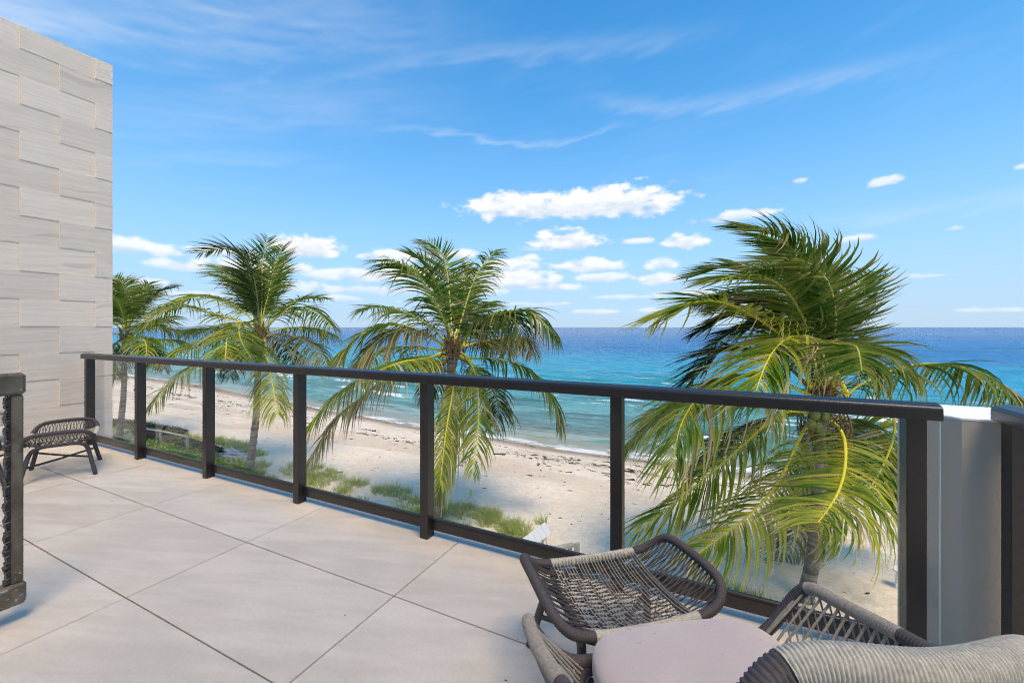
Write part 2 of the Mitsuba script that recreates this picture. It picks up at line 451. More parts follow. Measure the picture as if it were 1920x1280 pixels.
def build_sea():
    xs = around(-95, 30, .42, 39000, 26)
    d = np.r_[np.arange(-1.2, 34, .28), 34 + np.geomspace(.4, 60000, 46)]
    X, D = np.meshgrid(xs, d)
    Y = D + np.where(np.abs(X) > 3000, 900, shore(X))
    w = meshkit.fbm(np.stack([X * .045, Y * .09, X * 0], -1), 3, 21)
    amp = meshkit.fbm(np.stack([X * .09, D * .16, X * 0 + 5], -1), 3, 22)
    ph = D * 2 * np.pi / 4.6 + w * 13 + .10 * X
    swell = np.exp(2.6 * (np.sin(ph) - 1))
    near = np.clip((D - .4) / 2.5, 0, 1) * np.clip((60 - D) / 40, 0, 1)
    Z = SEA + near * (.42 * swell * np.clip((amp - .34) / .3, 0, 1) + .05 * (meshkit.fbm(np.stack([X * .9, Y * 1.3, X * 0], -1), 2, 23) - .5))
    struct('sea', grid_mesh(X, Y, Z), 'mat_water', 'turquoise sea turning deep blue at the horizon with small breakers', smooth=True)


build_ground()
build_sea()


def build_wrack():
    r = np.random.default_rng(11)
    vs, fs, at = [], [], 0
    base = trimesh.creation.icosphere(subdivisions=0)
    bv, bf = np.array(base.vertices), np.array(base.faces)

    def clump(x, y, s, st=2.0, yaw=0.0):
        nonlocal at
        v = bv * (1 + .45 * r.standard_normal((12, 1))) * (s * st, s * .7, s * .22)
        c, q = math.cos(yaw), math.sin(yaw)
        v = np.stack([v[:, 0] * c - v[:, 1] * q + x, v[:, 0] * q + v[:, 1] * c + y, v[:, 2]], 1)
        v[:, 2] += ground_z(np.array([x]), np.array([y]))[0] + s * .05
        vs.append(v)
        fs.append(bf + at)
        at += 12
    for line, dens, spread, size in ((.955, .8, .12, .06), (.80, .6, .25, .075), (.665, 1.4, .6, .09), (.56, .8, .8, .085), (.42, .3, 1.0, .06)):
        for x in np.arange(-60, 10, .055 / dens):
            if meshkit.noise(np.array([x * .35, line * 40, 1.0]), 4) < .43 or r.random() < .45:
                continue
            t = line + .035 * (meshkit.noise(np.array([x * .3, line * 9, 0]), 6) - .5) + .01 * math.sin(x * .9)
            y = 12.5 + t * (shore(x) - 12.5) + r.normal() * spread * meshkit.noise(np.array([x * .6, line * 7, 3]), 7)
            clump(x, y, .72 * size * r.lognormal(-.25, .45), r.uniform(1, 3), r.normal() * .5)
    for _ in range(420):
        x, y = r.uniform(-40, 8), r.uniform(12, 21)
        clump(x, y, .024 * r.lognormal(0, .4), r.uniform(1, 3), r.uniform(0, 3))
    struct('seaweed', (np.vstack(vs), np.vstack(fs)), 'mat_wrack', 'dark dried seaweed washed up in broken lines along the beach', kind='stuff')


build_wrack()


def blades(spots, r, height, spread, count, cols, lean):
    """Grass blades, three segments each, round every spot: vertices, faces, colours."""
    n = len(spots) * count
    c = np.repeat(np.asarray(spots), count, 0)
    sc = np.repeat(r.uniform(.6, 1.25, len(spots)), count)
    ang, rad = r.uniform(0, 2 * np.pi, n), spread * np.sqrt(r.random(n)) * sc
    x, y = c[:, 0] + rad * np.cos(ang), c[:, 1] + rad * np.sin(ang)
    z = ground_z(x, y)
    h = height * sc * r.uniform(.5, 1.15, n)
    out = np.stack([np.cos(ang), np.sin(ang)], 1) * (lean * r.uniform(.2, 1.3, n))[:, None] + np.array([-.22, .05])
    wd = r.uniform(0, np.pi, n)
    w = np.stack([np.cos(wd), np.sin(wd), 0 * wd], 1) * (.006 + .008 * r.random(n))[:, None]
    P = []
    for k, (t, wk) in enumerate(((0, 1.0), (.45, .8), (1.0, .12))):
        q = np.stack([x + out[:, 0] * h * t ** 1.8, y + out[:, 1] * h * t ** 1.8, z - .03 + h * t * (1 - .25 * t * lean)], 1)
        P += [q - w * wk, q + w * wk]
    V = np.stack(P, 1).reshape(-1, 3)
    base = np.arange(n)[:, None] * 6
    F = np.concatenate([base + [0, 1, 3], base + [0, 3, 2], base + [2, 3, 5], base + [2, 5, 4]], 1).reshape(-1, 3)
    mixv = r.random(n)[:, None]
    col = np.asarray(cols[0]) * (1 - mixv) + np.asarray(cols[1]) * mixv
    col = np.where(r.random((n, 1)) < .18, np.asarray(cols[2]), col)
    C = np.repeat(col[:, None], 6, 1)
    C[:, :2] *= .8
    return V, F, C.reshape(-1, 3)


def build_grass():
    r = np.random.default_rng(3)
    spots = []
    # patches: x, y, radius x, radius y, tufts
    for x, y, rx, ry, n in ((-15.6, 12.4, 1.6, .7, 40), (-18.6, 11.3, 1.6, .9, 36), (-13.6, 11.6, 1.3, .6, 22), (-12.2, 10.9, 1.0, .5, 12), (-11.0, 12.2, 1.0, .3, 18), (-9.9, 12.0, .7, .25, 9), (-9.2, 11.0, 1.0, .5, 16),
                            (-7.3, 11.9, .9, .5, 22), (-6.5, 11.6, .5, .4, 14), (-5.5, 11.35, .4, .35, 22), (-8.3, 11.3, .9, .7, 18), (-4.8, 11.0, .4, .3, 5), (-4.9, 12.1, .12, .1, 2), (-13.0, 12.5, .5, .3, 8),
                            (.6, 10.9, .5, .5, 16), (1.4, 10.4, .8, .5, 12), (-.2, 10.2, .6, .5, 12), (2.6, 9.5, 1.2, .8, 18), (-23.4, 13.2, 1.9, .7, 50), (-26, 12.8, 2.0, .6, 40), (-20.5, 12.9, .8, .35, 18), (-30, 13.3, 2.2, .8, 40), (-34, 13.5, 2.5, 1, 40),
                            (-16.8, 10.6, 1.4, .6, 20), (-7.0, 10.4, 1.0, .5, 14), (-11, 10.0, 1.5, .7, 16)):
        for _ in range(n):
            a, q = r.uniform(0, 2 * np.pi), np.sqrt(r.random())
            spots.append((x + rx * q * np.cos(a), y + ry * q * np.sin(a)))
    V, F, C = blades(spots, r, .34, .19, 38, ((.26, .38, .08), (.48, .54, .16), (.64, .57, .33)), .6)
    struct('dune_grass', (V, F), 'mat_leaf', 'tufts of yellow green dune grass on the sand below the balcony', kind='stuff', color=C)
    # broad leaved ground cover at the far left
    n, spots = 5200, []
    for x, y, rx, ry, k in ((-19.5, 10.6, 2.6, .9, 1700), (-24, 11.2, 3.2, 1.0, 1900), (-30, 11.6, 3.0, 1.2, 1000), (-22.0, 10.0, 3, .8, 900)):
        a, q = r.uniform(0, 2 * np.pi, k), np.sqrt(r.random(k))
        spots.append(np.stack([x + rx * q * np.cos(a), y + ry * q * np.sin(a)], 1))
    s = np.vstack(spots)
    n = len(s)
    z = ground_z(s[:, 0], s[:, 1]) + r.uniform(.02, .34, n)
    c = np.stack([s[:, 0], s[:, 1], z], 1)
    a = r.standard_normal((n, 3)) * (1, 1, .45)
    a /= np.linalg.norm(a, axis=1, keepdims=True)
    b = np.cross(a, r.standard_normal((n, 3)) * (.4, .4, .2) + (0, 0, 1))
    b /= np.linalg.norm(b, axis=1, keepdims=True)
    L, W = r.uniform(.05, .11, (n, 1)), r.uniform(.025, .05, (n, 1))
    V = np.stack([c - a * L, c - b * W, c + a * L, c + b * W], 1).reshape(-1, 3)
    k = np.arange(n)[:, None] * 4
    F = np.concatenate([k + [0, 1, 2], k + [0, 2, 3]], 1).reshape(-1, 3)
    m = r.random((n, 1))
    C = np.repeat((np.array([.13, .26, .045]) * (1 - m) + np.array([.31, .45, .10]) * m)[:, None], 4, 1).reshape(-1, 3)
    struct('beach_vines', (V, F), 'mat_leaf', 'low broad leaved green beach vines on the dune at far left', kind='stuff', color=C)


build_grass()


# ------------------------------------------------------------------ deck
DECK_Y, DECK_X0, DECK_X1 = 2.266, -6.86, 1.12
struct('balcony_slab', cat([box(-6.86, 1.20, -4.8, 2.262, -.25, -.012), box(-6.86, 1.20, 2.262, 2.42, -.25, -.006)]), 'mat_slab', 'white edge of the balcony slab showing below the bottom rail')
floor = struct('balcony_floor', box(-6.86, 1.12, -4.8, 2.264, -.0115, -.007), 'mat_grout', 'balcony floor of large pale grey stone look tiles with narrow brown joints')
rng = random.Random(2)
for i in range(-4, 4):
    for j in range(-6, 2):
        g = .0034
        x0, x1 = max(-2.704 + 1.22 * i + g, DECK_X0 + .004), min(-2.704 + 1.22 * (i + 1) - g, DECK_X1)
        y0, y1 = 1.046 + .61 * j + g, 1.046 + .61 * (j + 1) - g
        if x1 - x0 < .05:
            continue
        dz = rng.uniform(-.0006, .0006)
        obj('tile', box(x0, x1, y0, y1, -.009, dz, .0012), 'mat_tile', floor)

flakes = []
fr = np.random.default_rng(21)
for k in range(20):
    fx, fy, fs, fa = fr.uniform(-5.5, .6), fr.uniform(.3, 2.2), fr.uniform(.002, .0042), fr.uniform(0, 3)
    m_ = trimesh.creation.icosphere(subdivisions=0)
    m_.apply_scale((fs * fr.uniform(1, 2.2), fs, fs * .35))
    m_.apply_transform(trimesh.transformations.rotation_matrix(fa, (0, 0, 1)))
    m_.apply_translation((fx, fy, fs * .3 + .0008))
    flakes.append(m_)
struct('leaf_litter', cat(flakes), 'mat_wrack', 'tiny dark specks of blown leaf litter scattered on the balcony tiles', kind='stuff')

# ------------------------------------------------------------------ house: stone wall, walls and roof behind the camera
house = thing('house', 'house wing with tall wall of pale split stone panels left of the balcony', 'house')
wall = obj('stone_wall', box(-7.20, -6.872, -4.8, 2.520, -.6, 4.69), 'mat_house', house, label='tall end wall clad in staggered pale stone panels')
WALL_X, TOP = -6.872, 4.69
rows = [TOP] + [TOP - .25 - .305 * k for k in range(18)]
for r_ in range(len(rows) - 1):
    z1, z0 = rows[r_], rows[r_ + 1]
    if z1 < -.3:
        break
    first = 1.735 if r_ % 2 == 0 else 1.735 + .31
    y = first - .62 * 7
    while y < 2.52:
        y0, y1 = max(y, -2.6), min(y + .62, 2.524)
        if y1 - y0 > .03:
            thick = lambda yy: .006 + .014 * (1 - (yy - y) / .62)
            g = .0012
            a0, a1 = WALL_X + thick(y0), WALL_X + thick(y1)
            p = [(WALL_X, y0 + g, z0 + g), (WALL_X, y1 - g, z0 + g), (a1, y1 - g, z0 + g), (a0, y0 + g, z0 + g)]
            p += [(q[0], q[1], z1 - g) for q in p]
            obj('panel', (np.array(p), np.array([[0, 1, 2, 3], [4, 7, 6, 5], [0, 4, 5, 1], [1, 5, 6, 2], [2, 6, 7, 3], [3, 7, 4, 0]])), 'mat_stone', wall)
        y += .62
obj('rear_wall', cat([box(-6.86, 2.6, -5.2, -4.8, -4.9, 2.9), box(-7.2, 1.2, -4.8, 2.1, -4.9, -.26)]), 'mat_house', house)
obj('roof', box(-6.86, 2.6, -9.0, -4.4, 2.90, 3.15, .02), 'mat_house', house)

# ------------------------------------------------------------------ railings
POST_X = [-6.64] + [-5.468 + 1.2428 * i for i in range(5)] + [.685]


def handrail(length):
    """Rounded cap along +x from the origin, its inner edge at y = 0."""
    from shapely.geometry import Polygon
    pts = [(0, 0), (.102, 0), (.102, .040)] + [(.102 - .016 * (1 - math.cos(t)), .040 + .016 * math.sin(t)) for t in np.linspace(0, 1.35, 5)]
    pts += [(.051, .064)] + [(.016 * (1 - math.cos(t)), .040 + .016 * math.sin(t)) for t in np.linspace(1.35, 0, 5)] + [(0, .040)]
    m = trimesh.creation.extrude_polygon(Polygon(pts).buffer(-.003).buffer(.003), length, engine='earcut')
    v = m.vertices.copy()
    m.vertices = np.stack([v[:, 2], v[:, 0], v[:, 1]], 1)
    return m


rail = thing('glass_railing', 'long dark bronze balcony railing with glass panes facing the beach', 'railing')
h = handrail(POST_X[6] + .100 - (-6.66))
h.apply_translation((-6.66, 2.160, 1.016))
h.fix_normals()
obj('handrail', h, 'mat_bronze', rail, smooth=35)
for x in POST_X:
    w = .20 if x < -6 else .062
    obj('post', box(x, x + .062, 2.186, 2.262, .0005, 1.016, .003), 'mat_bronze', rail)
for k in range(6):
    a, b = POST_X[k] + .062, POST_X[k + 1]
    obj('bottom_rail', cat([box(a + .0005, b - .0005, 2.232, 2.278, .046, .112, .004), box(a + .0005, b - .0005, 2.228, 2.243, .112, .127, .002)]), 'mat_bronze', rail)
    last = k == 5
    x0, x1 = a - .03, (b + .125 if last else b + .03)
    q = np.array([(x0, 2.2655, .100), (x1, 2.2655, .100), (x1, 2.2655, 1.020), (x0, 2.2655, 1.020)])
    pane = obj('pane', (q, np.array([[0, 1, 2, 3]])), 'mat_glass', rail)
    if last:
        obj('polished_edge', box(x1 + .0005, x1 + .003, 2.261, 2.270, .100, 1.015), 'mat_glass_edge', pane)

side = thing('side_railing', 'dark bronze side railing turning back from the stucco post at right edge', 'railing')
h2 = handrail(3.6)
h2.apply_transform(trimesh.transformations.rotation_matrix(-math.pi / 2, (0, 0, 1)))
h2.apply_translation((.966, 2.285, 1.016))
h2.fix_normals()
obj('handrail', h2, 'mat_bronze', side, smooth=35)
SY = [2.18 - 1.18 * k for k in range(4)]
for y in SY:
    obj('post', box(.975, 1.052, y, y + .062, .0005, 1.016, .003), 'mat_bronze', side)
for k in range(3):
    obj('bottom_rail', box(1.000, 1.046, SY[k + 1] + .0625, SY[k] - .0005, .046, .122, .004), 'mat_bronze', side)
    q = np.array([(1.026, SY[k + 1] + .04, .10), (1.026, SY[k] + .02, .10), (1.026, SY[k] + .02, 1.02), (1.026, SY[k + 1] + .04, 1.02)])
    obj('pane', (q, np.array([[0, 1, 2, 3]])), 'mat_glass', side)

col = thing('stucco_post', 'pale grey rough stucco corner post with white cap between the two railings', 'post')
obj('shaft', cat([trimesh.convex.convex_hull(np.array([(x, y, z) for z in (-.6, 1.004) for x, y in ((.890, 2.30), (1.30, 2.30), (1.30, 2.66), (.800, 2.66), (.800, 2.42))]))]), 'mat_stucco', col)
obj('cap', trimesh.convex.convex_hull(np.array([(x, y, z) for z in (1.0045, 1.012) for x, y in ((.888, 2.298), (1.302, 2.298), (1.302, 2.662), (.798, 2.662), (.798, 2.419))])), 'mat_white', col)

# ------------------------------------------------------------------ glass windscreen at the left edge
ws = thing('glass_windscreen', 'corroded bronze framed glass panel end at the left edge of the picture', 'glass panel')
GX = -2.95
obj('top_rail', box(GX - .032, GX + .032, -1.25, .762, 1.062, 1.163, .012), 'mat_corroded', ws, smooth=30)
obj('bottom_rail', box(GX - .032, GX + .032, -1.25, .764, .082, .185, .012), 'mat_corroded', ws, smooth=30)
obj('upright', box(GX - .024, GX + .024, .717, .755, .1855, 1.0615, .006), 'mat_corroded', ws, smooth=30)
obj('upright', box(GX - .024, GX + .024, -1.20, -1.14, .1855, 1.0615, .006), 'mat_corroded', ws)
for y in (.60, -1.05):
    obj('foot', box(GX - .05, GX + .05, y - .30, y - .22, .0005, .0815, .006), 'mat_corroded', ws)
rr = np.random.default_rng(8)
zz = np.arange(.19, 1.06, .006)
edge = .6985 + .005 * rr.random(len(zz)) + .003 * np.sin(zz * 90)
gv = []
for s_ in (-.018, .018):
    for e, z in zip(edge, zz):
        gv += [(GX + s_ + .004 * rr.normal(), e, z), (GX + s_, .7165, z)]
gv = np.array(gv)
n_ = len(zz)
gf = []
for s_ in range(2):
    for k in range(n_ - 1):
        a = s_ * 2 * n_ + 2 * k
        gf.append((a, a + 1, a + 3, a + 2))
for k in range(n_ - 1):
    a, b = 2 * k, 2 * n_ + 2 * k
    gf += [(a, a + 2, b + 2, b)]
obj('gasket', (gv, np.array(gf)), {'type': 'twosided', 'bsdf': {'type': 'ref', 'id': 'mat_rubber'}}, ws)
q = np.array([(GX, -1.14, .186), (GX, .704, .186), (GX, .704, 1.061), (GX, -1.14, 1.061)])
obj('pane', (q, np.array([[0, 1, 2, 3]])), 'mat_glass', ws)
PALMS = [
 dict(crown=(-28.86, 11.17, 0.85), base=(-29.27, 11.01, -4.85), coco=[(-0.35, -0.56, -1.94), (0.93, 0.07, -2.79)], dead=5, fronds=[
  ([(0.0,0.0,0.49),(0.56,-0.18,1.15),(1.69,-0.62,2.16),(2.32,-1.05,2.72),(2.67,-1.53,2.96)],0.25,'g',0.8),
  ([(0.04,0.02,0.58),(-0.72,0.45,1.45),(-1.62,1.16,2.39),(-2.39,2.01,3.23)],0.2,'g',0.8),
  ([(0.12,0.06,0.49),(0.2,0.29,1.09),(0.4,0.76,1.87),(0.63,1.31,2.59),(0.99,1.88,2.88)],0.25,'d',0.8),
  ([(0.19,0.09,0.41),(0.48,0.73,0.75),(0.71,1.64,0.49),(0.95,2.77,0.31)],0.7,'g',0.8),
  ([(0.12,0.06,0.07),(1.13,-0.01,0.04),(2.51,-0.22,-0.14),(4.46,-0.97,-0.83)],0.8,'y',0.8),
  ([(0.19,0.09,0.07),(0.39,0.76,-0.11),(0.48,1.74,-0.15),(0.49,2.83,-0.44)],0.7,'y',0.8),
  ([(-0.03,-0.02,0.41),(-1.23,0.04,1.18),(-2.68,0.17,2.0),(-4.41,0.16,2.42)],0.3,'g',0.8),
  ([(-0.11,-0.05,0.33),(-0.03,-0.6,0.82),(0.22,-1.42,0.97),(0.91,-2.37,0.42)],0.5,'g',0.8),
  ([(-0.11,-0.05,0.16),(-0.24,-0.58,0.16),(-0.0,-1.4,-0.3),(1.01,-2.19,-1.31)],0.8,'y',0.8),
  ([(-0.03,-0.02,0.07),(0.02,-0.43,-0.33),(0.59,-1.01,-1.1),(1.88,-1.59,-2.08)],0.8,'d',0.7),
  ([(0.12,0.06,-0.01),(-0.0,0.93,-0.55),(-0.33,1.65,-1.13),(-0.97,2.17,-1.92)],0.8,'d',0.7),
  ([(-0.03,-0.02,0.49),(-0.98,0.14,1.7),(-2.09,0.22,2.61),(-3.77,0.15,3.3)],0.3,'g',0.8),
  ([(0.04,0.02,0.07),(0.65,-0.22,-0.49),(1.62,-0.9,-1.23),(2.86,-1.49,-1.88)],0.8,'d',0.6),
  ([(0.12,0.06,0.49),(-0.49,0.5,1.36),(-1.92,0.92,2.47),(-3.51,1.33,3.59)],0.2,'g',0.8),
  ([(0.12,0.06,0.24),(1.42,0.13,0.49),(3.07,0.1,0.81),(4.76,-0.01,1.11)],0.5,'g',0.8),
 ]),
 dict(crown=(-17.25, 11.16, 1.2), base=(-17.75, 10.95, -4.85), coco=[(0.05, -0.37, -0.66), (0.66, -0.07, -0.7), (0.4, -0.19, -0.88)], dead=6, fronds=[
  ([(0.0,0.0,0.16),(-0.3,0.23,1.09),(-0.64,0.48,1.92),(-1.18,0.84,3.09),(-1.55,1.34,4.33)],0.15,'g',0.75),
  ([(-0.03,-0.01,0.22),(-0.08,-0.11,1.39),(-0.21,-0.26,2.48),(-0.81,-0.65,3.37),(-1.95,-1.34,3.25)],0.25,'d',0.8),
  ([(-0.11,-0.06,0.29),(-1.29,0.15,1.44),(-2.05,0.27,2.03),(-3.04,0.37,2.65),(-4.13,0.43,3.16)],0.3,'g',0.8),
  ([(0.06,0.03,0.22),(-0.47,0.59,1.24),(-0.93,1.15,2.06),(-1.38,1.71,2.86),(-1.67,2.24,3.5)],0.3,'y',0.65),
  ([(-0.17,-0.08,0.16),(-0.62,-0.26,0.78),(-1.75,-0.73,1.4),(-2.77,-1.15,1.47),(-4.28,-1.76,0.82)],0.5,'y',0.85),
  ([(-0.23,-0.11,0.09),(-0.79,-0.42,0.45),(-1.78,-0.96,0.77),(-2.86,-1.57,1.06),(-3.65,-2.03,0.67),(-4.36,-2.46,-0.1)],0.6,'y',0.85),
  ([(-0.23,-0.11,0.03),(-0.15,-0.55,0.35),(-0.06,-0.97,0.38),(0.39,-1.53,-0.08),(1.85,-2.45,-0.97)],0.6,'y',0.9),
  ([(-0.23,-0.11,-0.17),(-0.78,-0.42,-0.1),(-1.53,-0.86,-0.23),(-2.56,-1.49,-0.61),(-3.61,-2.15,-1.25)],0.75,'y',0.85),
  ([(-0.23,-0.11,-0.3),(-0.96,-0.51,-0.62),(-1.99,-1.09,-1.2),(-2.99,-1.67,-1.97),(-3.85,-2.21,-3.17)],0.85,'y',0.8),
  ([(0.03,0.02,-0.17),(0.24,0.01,-0.36),(0.85,-0.26,-1.16),(1.7,-0.64,-2.01),(2.86,-1.24,-2.99)],0.8,'y',0.85),
  ([(0.18,0.09,0.16),(0.11,0.54,0.69),(0.06,1.24,1.19),(0.07,2.0,1.52),(0.16,3.12,1.58)],0.4,'g',0.7),
  ([(0.18,0.09,0.09),(1.02,0.05,0.63),(2.24,-0.01,0.96),(3.43,-0.1,0.81),(4.67,-0.38,0.22)],0.7,'g',0.8),
  ([(0.24,0.12,-0.04),(0.39,0.64,0.12),(0.48,1.38,0.19),(0.57,2.27,0.12),(0.64,3.35,-0.22)],0.8,'g',0.75),
  ([(0.24,0.12,-0.17),(1.13,0.12,-0.1),(2.22,0.01,-0.21),(3.52,-0.24,-0.54),(4.81,-0.7,-1.1)],0.85,'b',0.8),
  ([(0.18,0.09,-0.23),(0.12,0.54,-0.24),(-0.16,1.16,-0.54),(-0.61,1.8,-1.0),(-1.28,2.65,-1.67)],0.7,'d',0.7),
  ([(-0.17,-0.08,-0.36),(-1.15,0.06,-0.65),(-2.44,0.36,-1.11),(-4.18,1.16,-2.27)],0.8,'d',0.7),
  ([(-0.09,-0.04,0.16),(-1.35,0.39,1.6),(-2.56,0.78,2.74),(-3.6,0.83,3.03)],0.3,'g',0.8),
  ([(-0.17,-0.08,-0.1),(-1.21,-0.17,0.09),(-2.93,-0.22,0.16),(-5.08,-0.26,0.08)],0.7,'g',0.8),
 ]),
 dict(crown=(-7.41, 10.96, 0.77), base=(-7.93, 10.72, -4.85), coco=[(-0.46, -0.62, -0.47), (-0.58, -0.67, -0.64), (-0.29, -0.53, -0.54), (-0.37, -0.57, -0.7)], dead=7, fronds=[
  ([(-0.01,-0.01,0.1),(-0.21,0.21,0.74),(-0.69,0.75,2.02),(-1.36,1.23,3.27),(-2.11,1.34,3.77)],0.1,'g',0.75),
  ([(-0.08,-0.04,0.2),(-0.08,-0.43,0.91),(-0.13,-1.09,1.66),(-0.17,-1.75,2.21),(-0.37,-2.6,2.38)],0.45,'g',0.85),
  ([(0.08,0.04,0.2),(-0.03,0.71,1.22),(-0.15,1.56,2.32),(-0.09,2.17,2.96),(0.05,2.78,3.49)],0.45,'g',0.65),
  ([(0.04,0.02,0.2),(-0.28,0.79,1.04),(-0.66,1.51,1.78),(-1.25,2.74,3.06)],0.25,'y',0.6),
  ([(-0.17,-0.08,0.1),(-0.81,0.04,0.56),(-1.79,0.23,0.99),(-3.05,0.42,1.32),(-4.56,0.61,1.31)],0.55,'g',0.8),
  ([(-0.21,-0.1,0.01),(-0.63,-0.42,0.33),(-1.2,-0.91,0.67),(-1.74,-1.38,0.63),(-2.23,-1.87,0.26),(-2.61,-2.38,-0.4)],0.6,'y',0.9),
  ([(-0.21,-0.1,-0.12),(-1.13,-0.08,-0.05),(-2.31,0.04,-0.08),(-3.66,0.21,-0.48),(-4.75,0.43,-1.12)],0.7,'y',0.8),
  ([(-0.18,-0.09,-0.3),(-1.17,-0.63,-0.36),(-2.29,-1.29,-0.85),(-3.11,-1.79,-1.47),(-3.8,-2.25,-2.43)],0.85,'y',0.85),
  ([(-0.18,-0.09,-0.44),(-1.17,-0.62,-0.67),(-2.17,-1.19,-1.32),(-3.08,-1.72,-2.14),(-3.76,-2.17,-3.46)],0.9,'b',0.85),
  ([(0.12,0.06,0.01),(0.53,0.09,0.38),(1.16,0.07,0.87),(1.94,0.07,1.09),(2.69,0.04,1.02),(3.48,-0.19,0.33)],0.75,'g',0.85),
  ([(0.12,0.06,-0.08),(0.39,0.65,0.09),(0.69,1.48,0.21),(1.02,2.39,0.3),(1.27,3.1,0.13),(1.15,3.65,-0.44)],0.85,'b',0.75),
  ([(0.12,0.06,-0.3),(0.73,0.4,-0.37),(1.46,0.82,-0.44),(2.19,1.26,-0.86),(2.65,1.57,-1.46),(2.93,1.82,-2.6)],0.8,'g',0.85),
  ([(0.02,0.01,-0.17),(0.21,0.09,-0.19),(0.46,0.2,-0.39),(0.62,0.24,-0.89),(0.33,0.04,-1.57),(0.12,-0.18,-2.96),(-0.27,-0.52,-4.55)],0.8,'y',0.9),
  ([(0.18,0.09,-0.25),(0.6,0.14,-0.57),(0.95,-0.06,-1.43),(1.2,-0.51,-2.47),(1.37,-1.06,-3.4)],0.7,'y',0.6),
  ([(0.12,0.06,-0.3),(0.39,0.65,-0.71),(0.54,1.44,-1.41),(0.48,2.14,-2.26),(0.02,2.59,-3.07)],0.7,'d',0.75),
  ([(0.08,0.04,0.1),(-0.21,1.0,0.75),(-0.42,2.1,1.29),(-0.43,3.45,1.65)],0.4,'g',0.7),
  ([(-0.17,-0.08,-0.08),(-0.26,-0.71,-0.27),(-0.21,-1.89,-0.31),(0.17,-3.38,-0.42)],0.7,'y',0.75),
  ([(0.12,0.06,-0.03),(0.07,1.2,0.36),(-0.17,2.73,0.98),(-0.2,3.6,1.23)],0.6,'g',0.75),
  ([(-0.04,-0.02,-0.26),(-0.64,0.35,-0.63),(-1.57,1.06,-1.24),(-2.65,2.04,-2.13)],0.8,'d',0.6),
  ([(-0.03,-0.01,-0.2),(0.11,-0.08,-0.83),(0.13,-0.34,-1.78),(0.16,-0.69,-2.83),(0.28,-1.06,-3.87)],0.8,'y',0.55),
 ]),
 dict(crown=(2.19, 11.64, -0.18), base=(1.78, 11.45, -4.85), coco=[(-0.03, -0.4, -0.4), (-0.18, -0.48, -0.62), (-0.23, -0.5, -0.36), (-0.09, -0.43, -0.69), (-0.31, -0.54, -0.56)], dead=12, fronds=[
  ([(0.03,0.02,0.19),(0.11,-0.2,0.93),(0.1,-0.64,1.83),(-0.21,-1.25,2.59),(-0.79,-1.96,2.88),(-1.38,-2.67,2.67)],0.05,'g',0.76),
  ([(-0.13,-0.06,0.19),(-0.15,-0.01,1.27),(-0.49,-0.09,2.29),(-1.01,-0.28,2.74),(-1.87,-0.62,2.97),(-2.74,-0.95,2.76)],0.15,'g',0.76),
  ([(-0.06,-0.03,0.19),(0.02,0.1,1.63),(-0.16,0.11,2.81),(-0.67,-0.06,3.59),(-1.8,-0.49,3.99)],0.1,'g',0.76),
  ([(-0.23,-0.11,0.19),(-0.57,-0.39,0.99),(-1.22,-0.87,1.66),(-2.33,-1.66,2.14),(-3.34,-2.43,1.74)],0.35,'y',1.0),
  ([(0.49,0.24,0.01),(0.14,-0.32,0.72),(-0.25,-0.88,1.16),(-0.73,-1.52,1.38),(-1.19,-2.21,1.1),(-1.55,-3.19,0.45)],0.55,'Y',1.1),
  ([(-0.23,-0.11,0.12),(-0.72,0.1,0.69),(-1.42,0.33,0.97),(-2.21,0.54,0.85),(-2.8,0.93,0.02)],0.3,'d',0.9),
  ([(-0.13,-0.06,-0.03),(-0.62,-0.13,0.2),(-1.16,-0.17,0.4),(-2.13,-0.23,0.22),(-2.96,-0.24,-0.25),(-3.93,-0.25,-0.82)],0.55,'y',0.95),
  ([(0.13,0.06,0.19),(0.53,1.11,1.33),(0.86,1.88,2.05),(1.17,2.49,2.58),(1.71,3.3,3.12)],0.15,'g',0.64),
  ([(-0.03,-0.01,0.19),(-0.38,-0.71,1.42),(-0.93,-1.59,2.33),(-1.6,-2.43,2.59),(-2.15,-3.16,2.4)],0.25,'g',0.8),
  ([(-0.1,-0.05,0.19),(-0.4,0.15,1.19),(-0.95,0.3,2.02),(-1.63,0.32,2.36),(-2.54,0.31,2.22)],0.3,'d',0.76),
  ([(0.1,0.05,0.19),(0.26,0.7,1.45),(0.16,1.19,2.44),(-0.25,1.58,3.4),(-0.99,1.76,3.83)],0.1,'g',0.72),
  ([(-0.19,-0.09,0.19),(-0.58,0.14,1.18),(-1.08,0.31,1.87),(-1.84,0.36,1.88),(-2.66,0.46,1.39)],0.3,'d',0.76),
  ([(-0.43,-0.21,-0.2),(-1.45,-1.05,-0.03),(-2.09,-1.67,0.26),(-2.57,-2.19,0.03),(-2.85,-2.69,-0.53),(-2.93,-3.15,-1.17)],0.75,'y',1.0),
  ([(-0.6,-0.29,-0.27),(-1.73,-0.41,-0.04),(-2.64,-0.44,-0.22),(-3.55,-0.42,-0.78),(-4.34,-0.35,-1.6)],0.7,'y',0.95),
  ([(-0.43,-0.21,-0.38),(-0.88,-0.02,-0.57),(-1.52,0.43,-1.04),(-2.14,0.98,-1.8),(-2.68,1.54,-2.67)],0.6,'d',0.8),
  ([(-0.27,-0.13,-0.38),(-0.73,-0.38,-0.36),(-1.43,-0.79,-0.89),(-2.41,-1.39,-1.82),(-3.74,-2.21,-2.93)],0.7,'Y',0.95),
  ([(-0.13,-0.07,-0.53),(-0.36,-0.24,-0.73),(-0.85,-0.82,-1.61),(-1.48,-1.53,-2.3),(-2.61,-2.79,-2.93)],0.75,'Y',0.9),
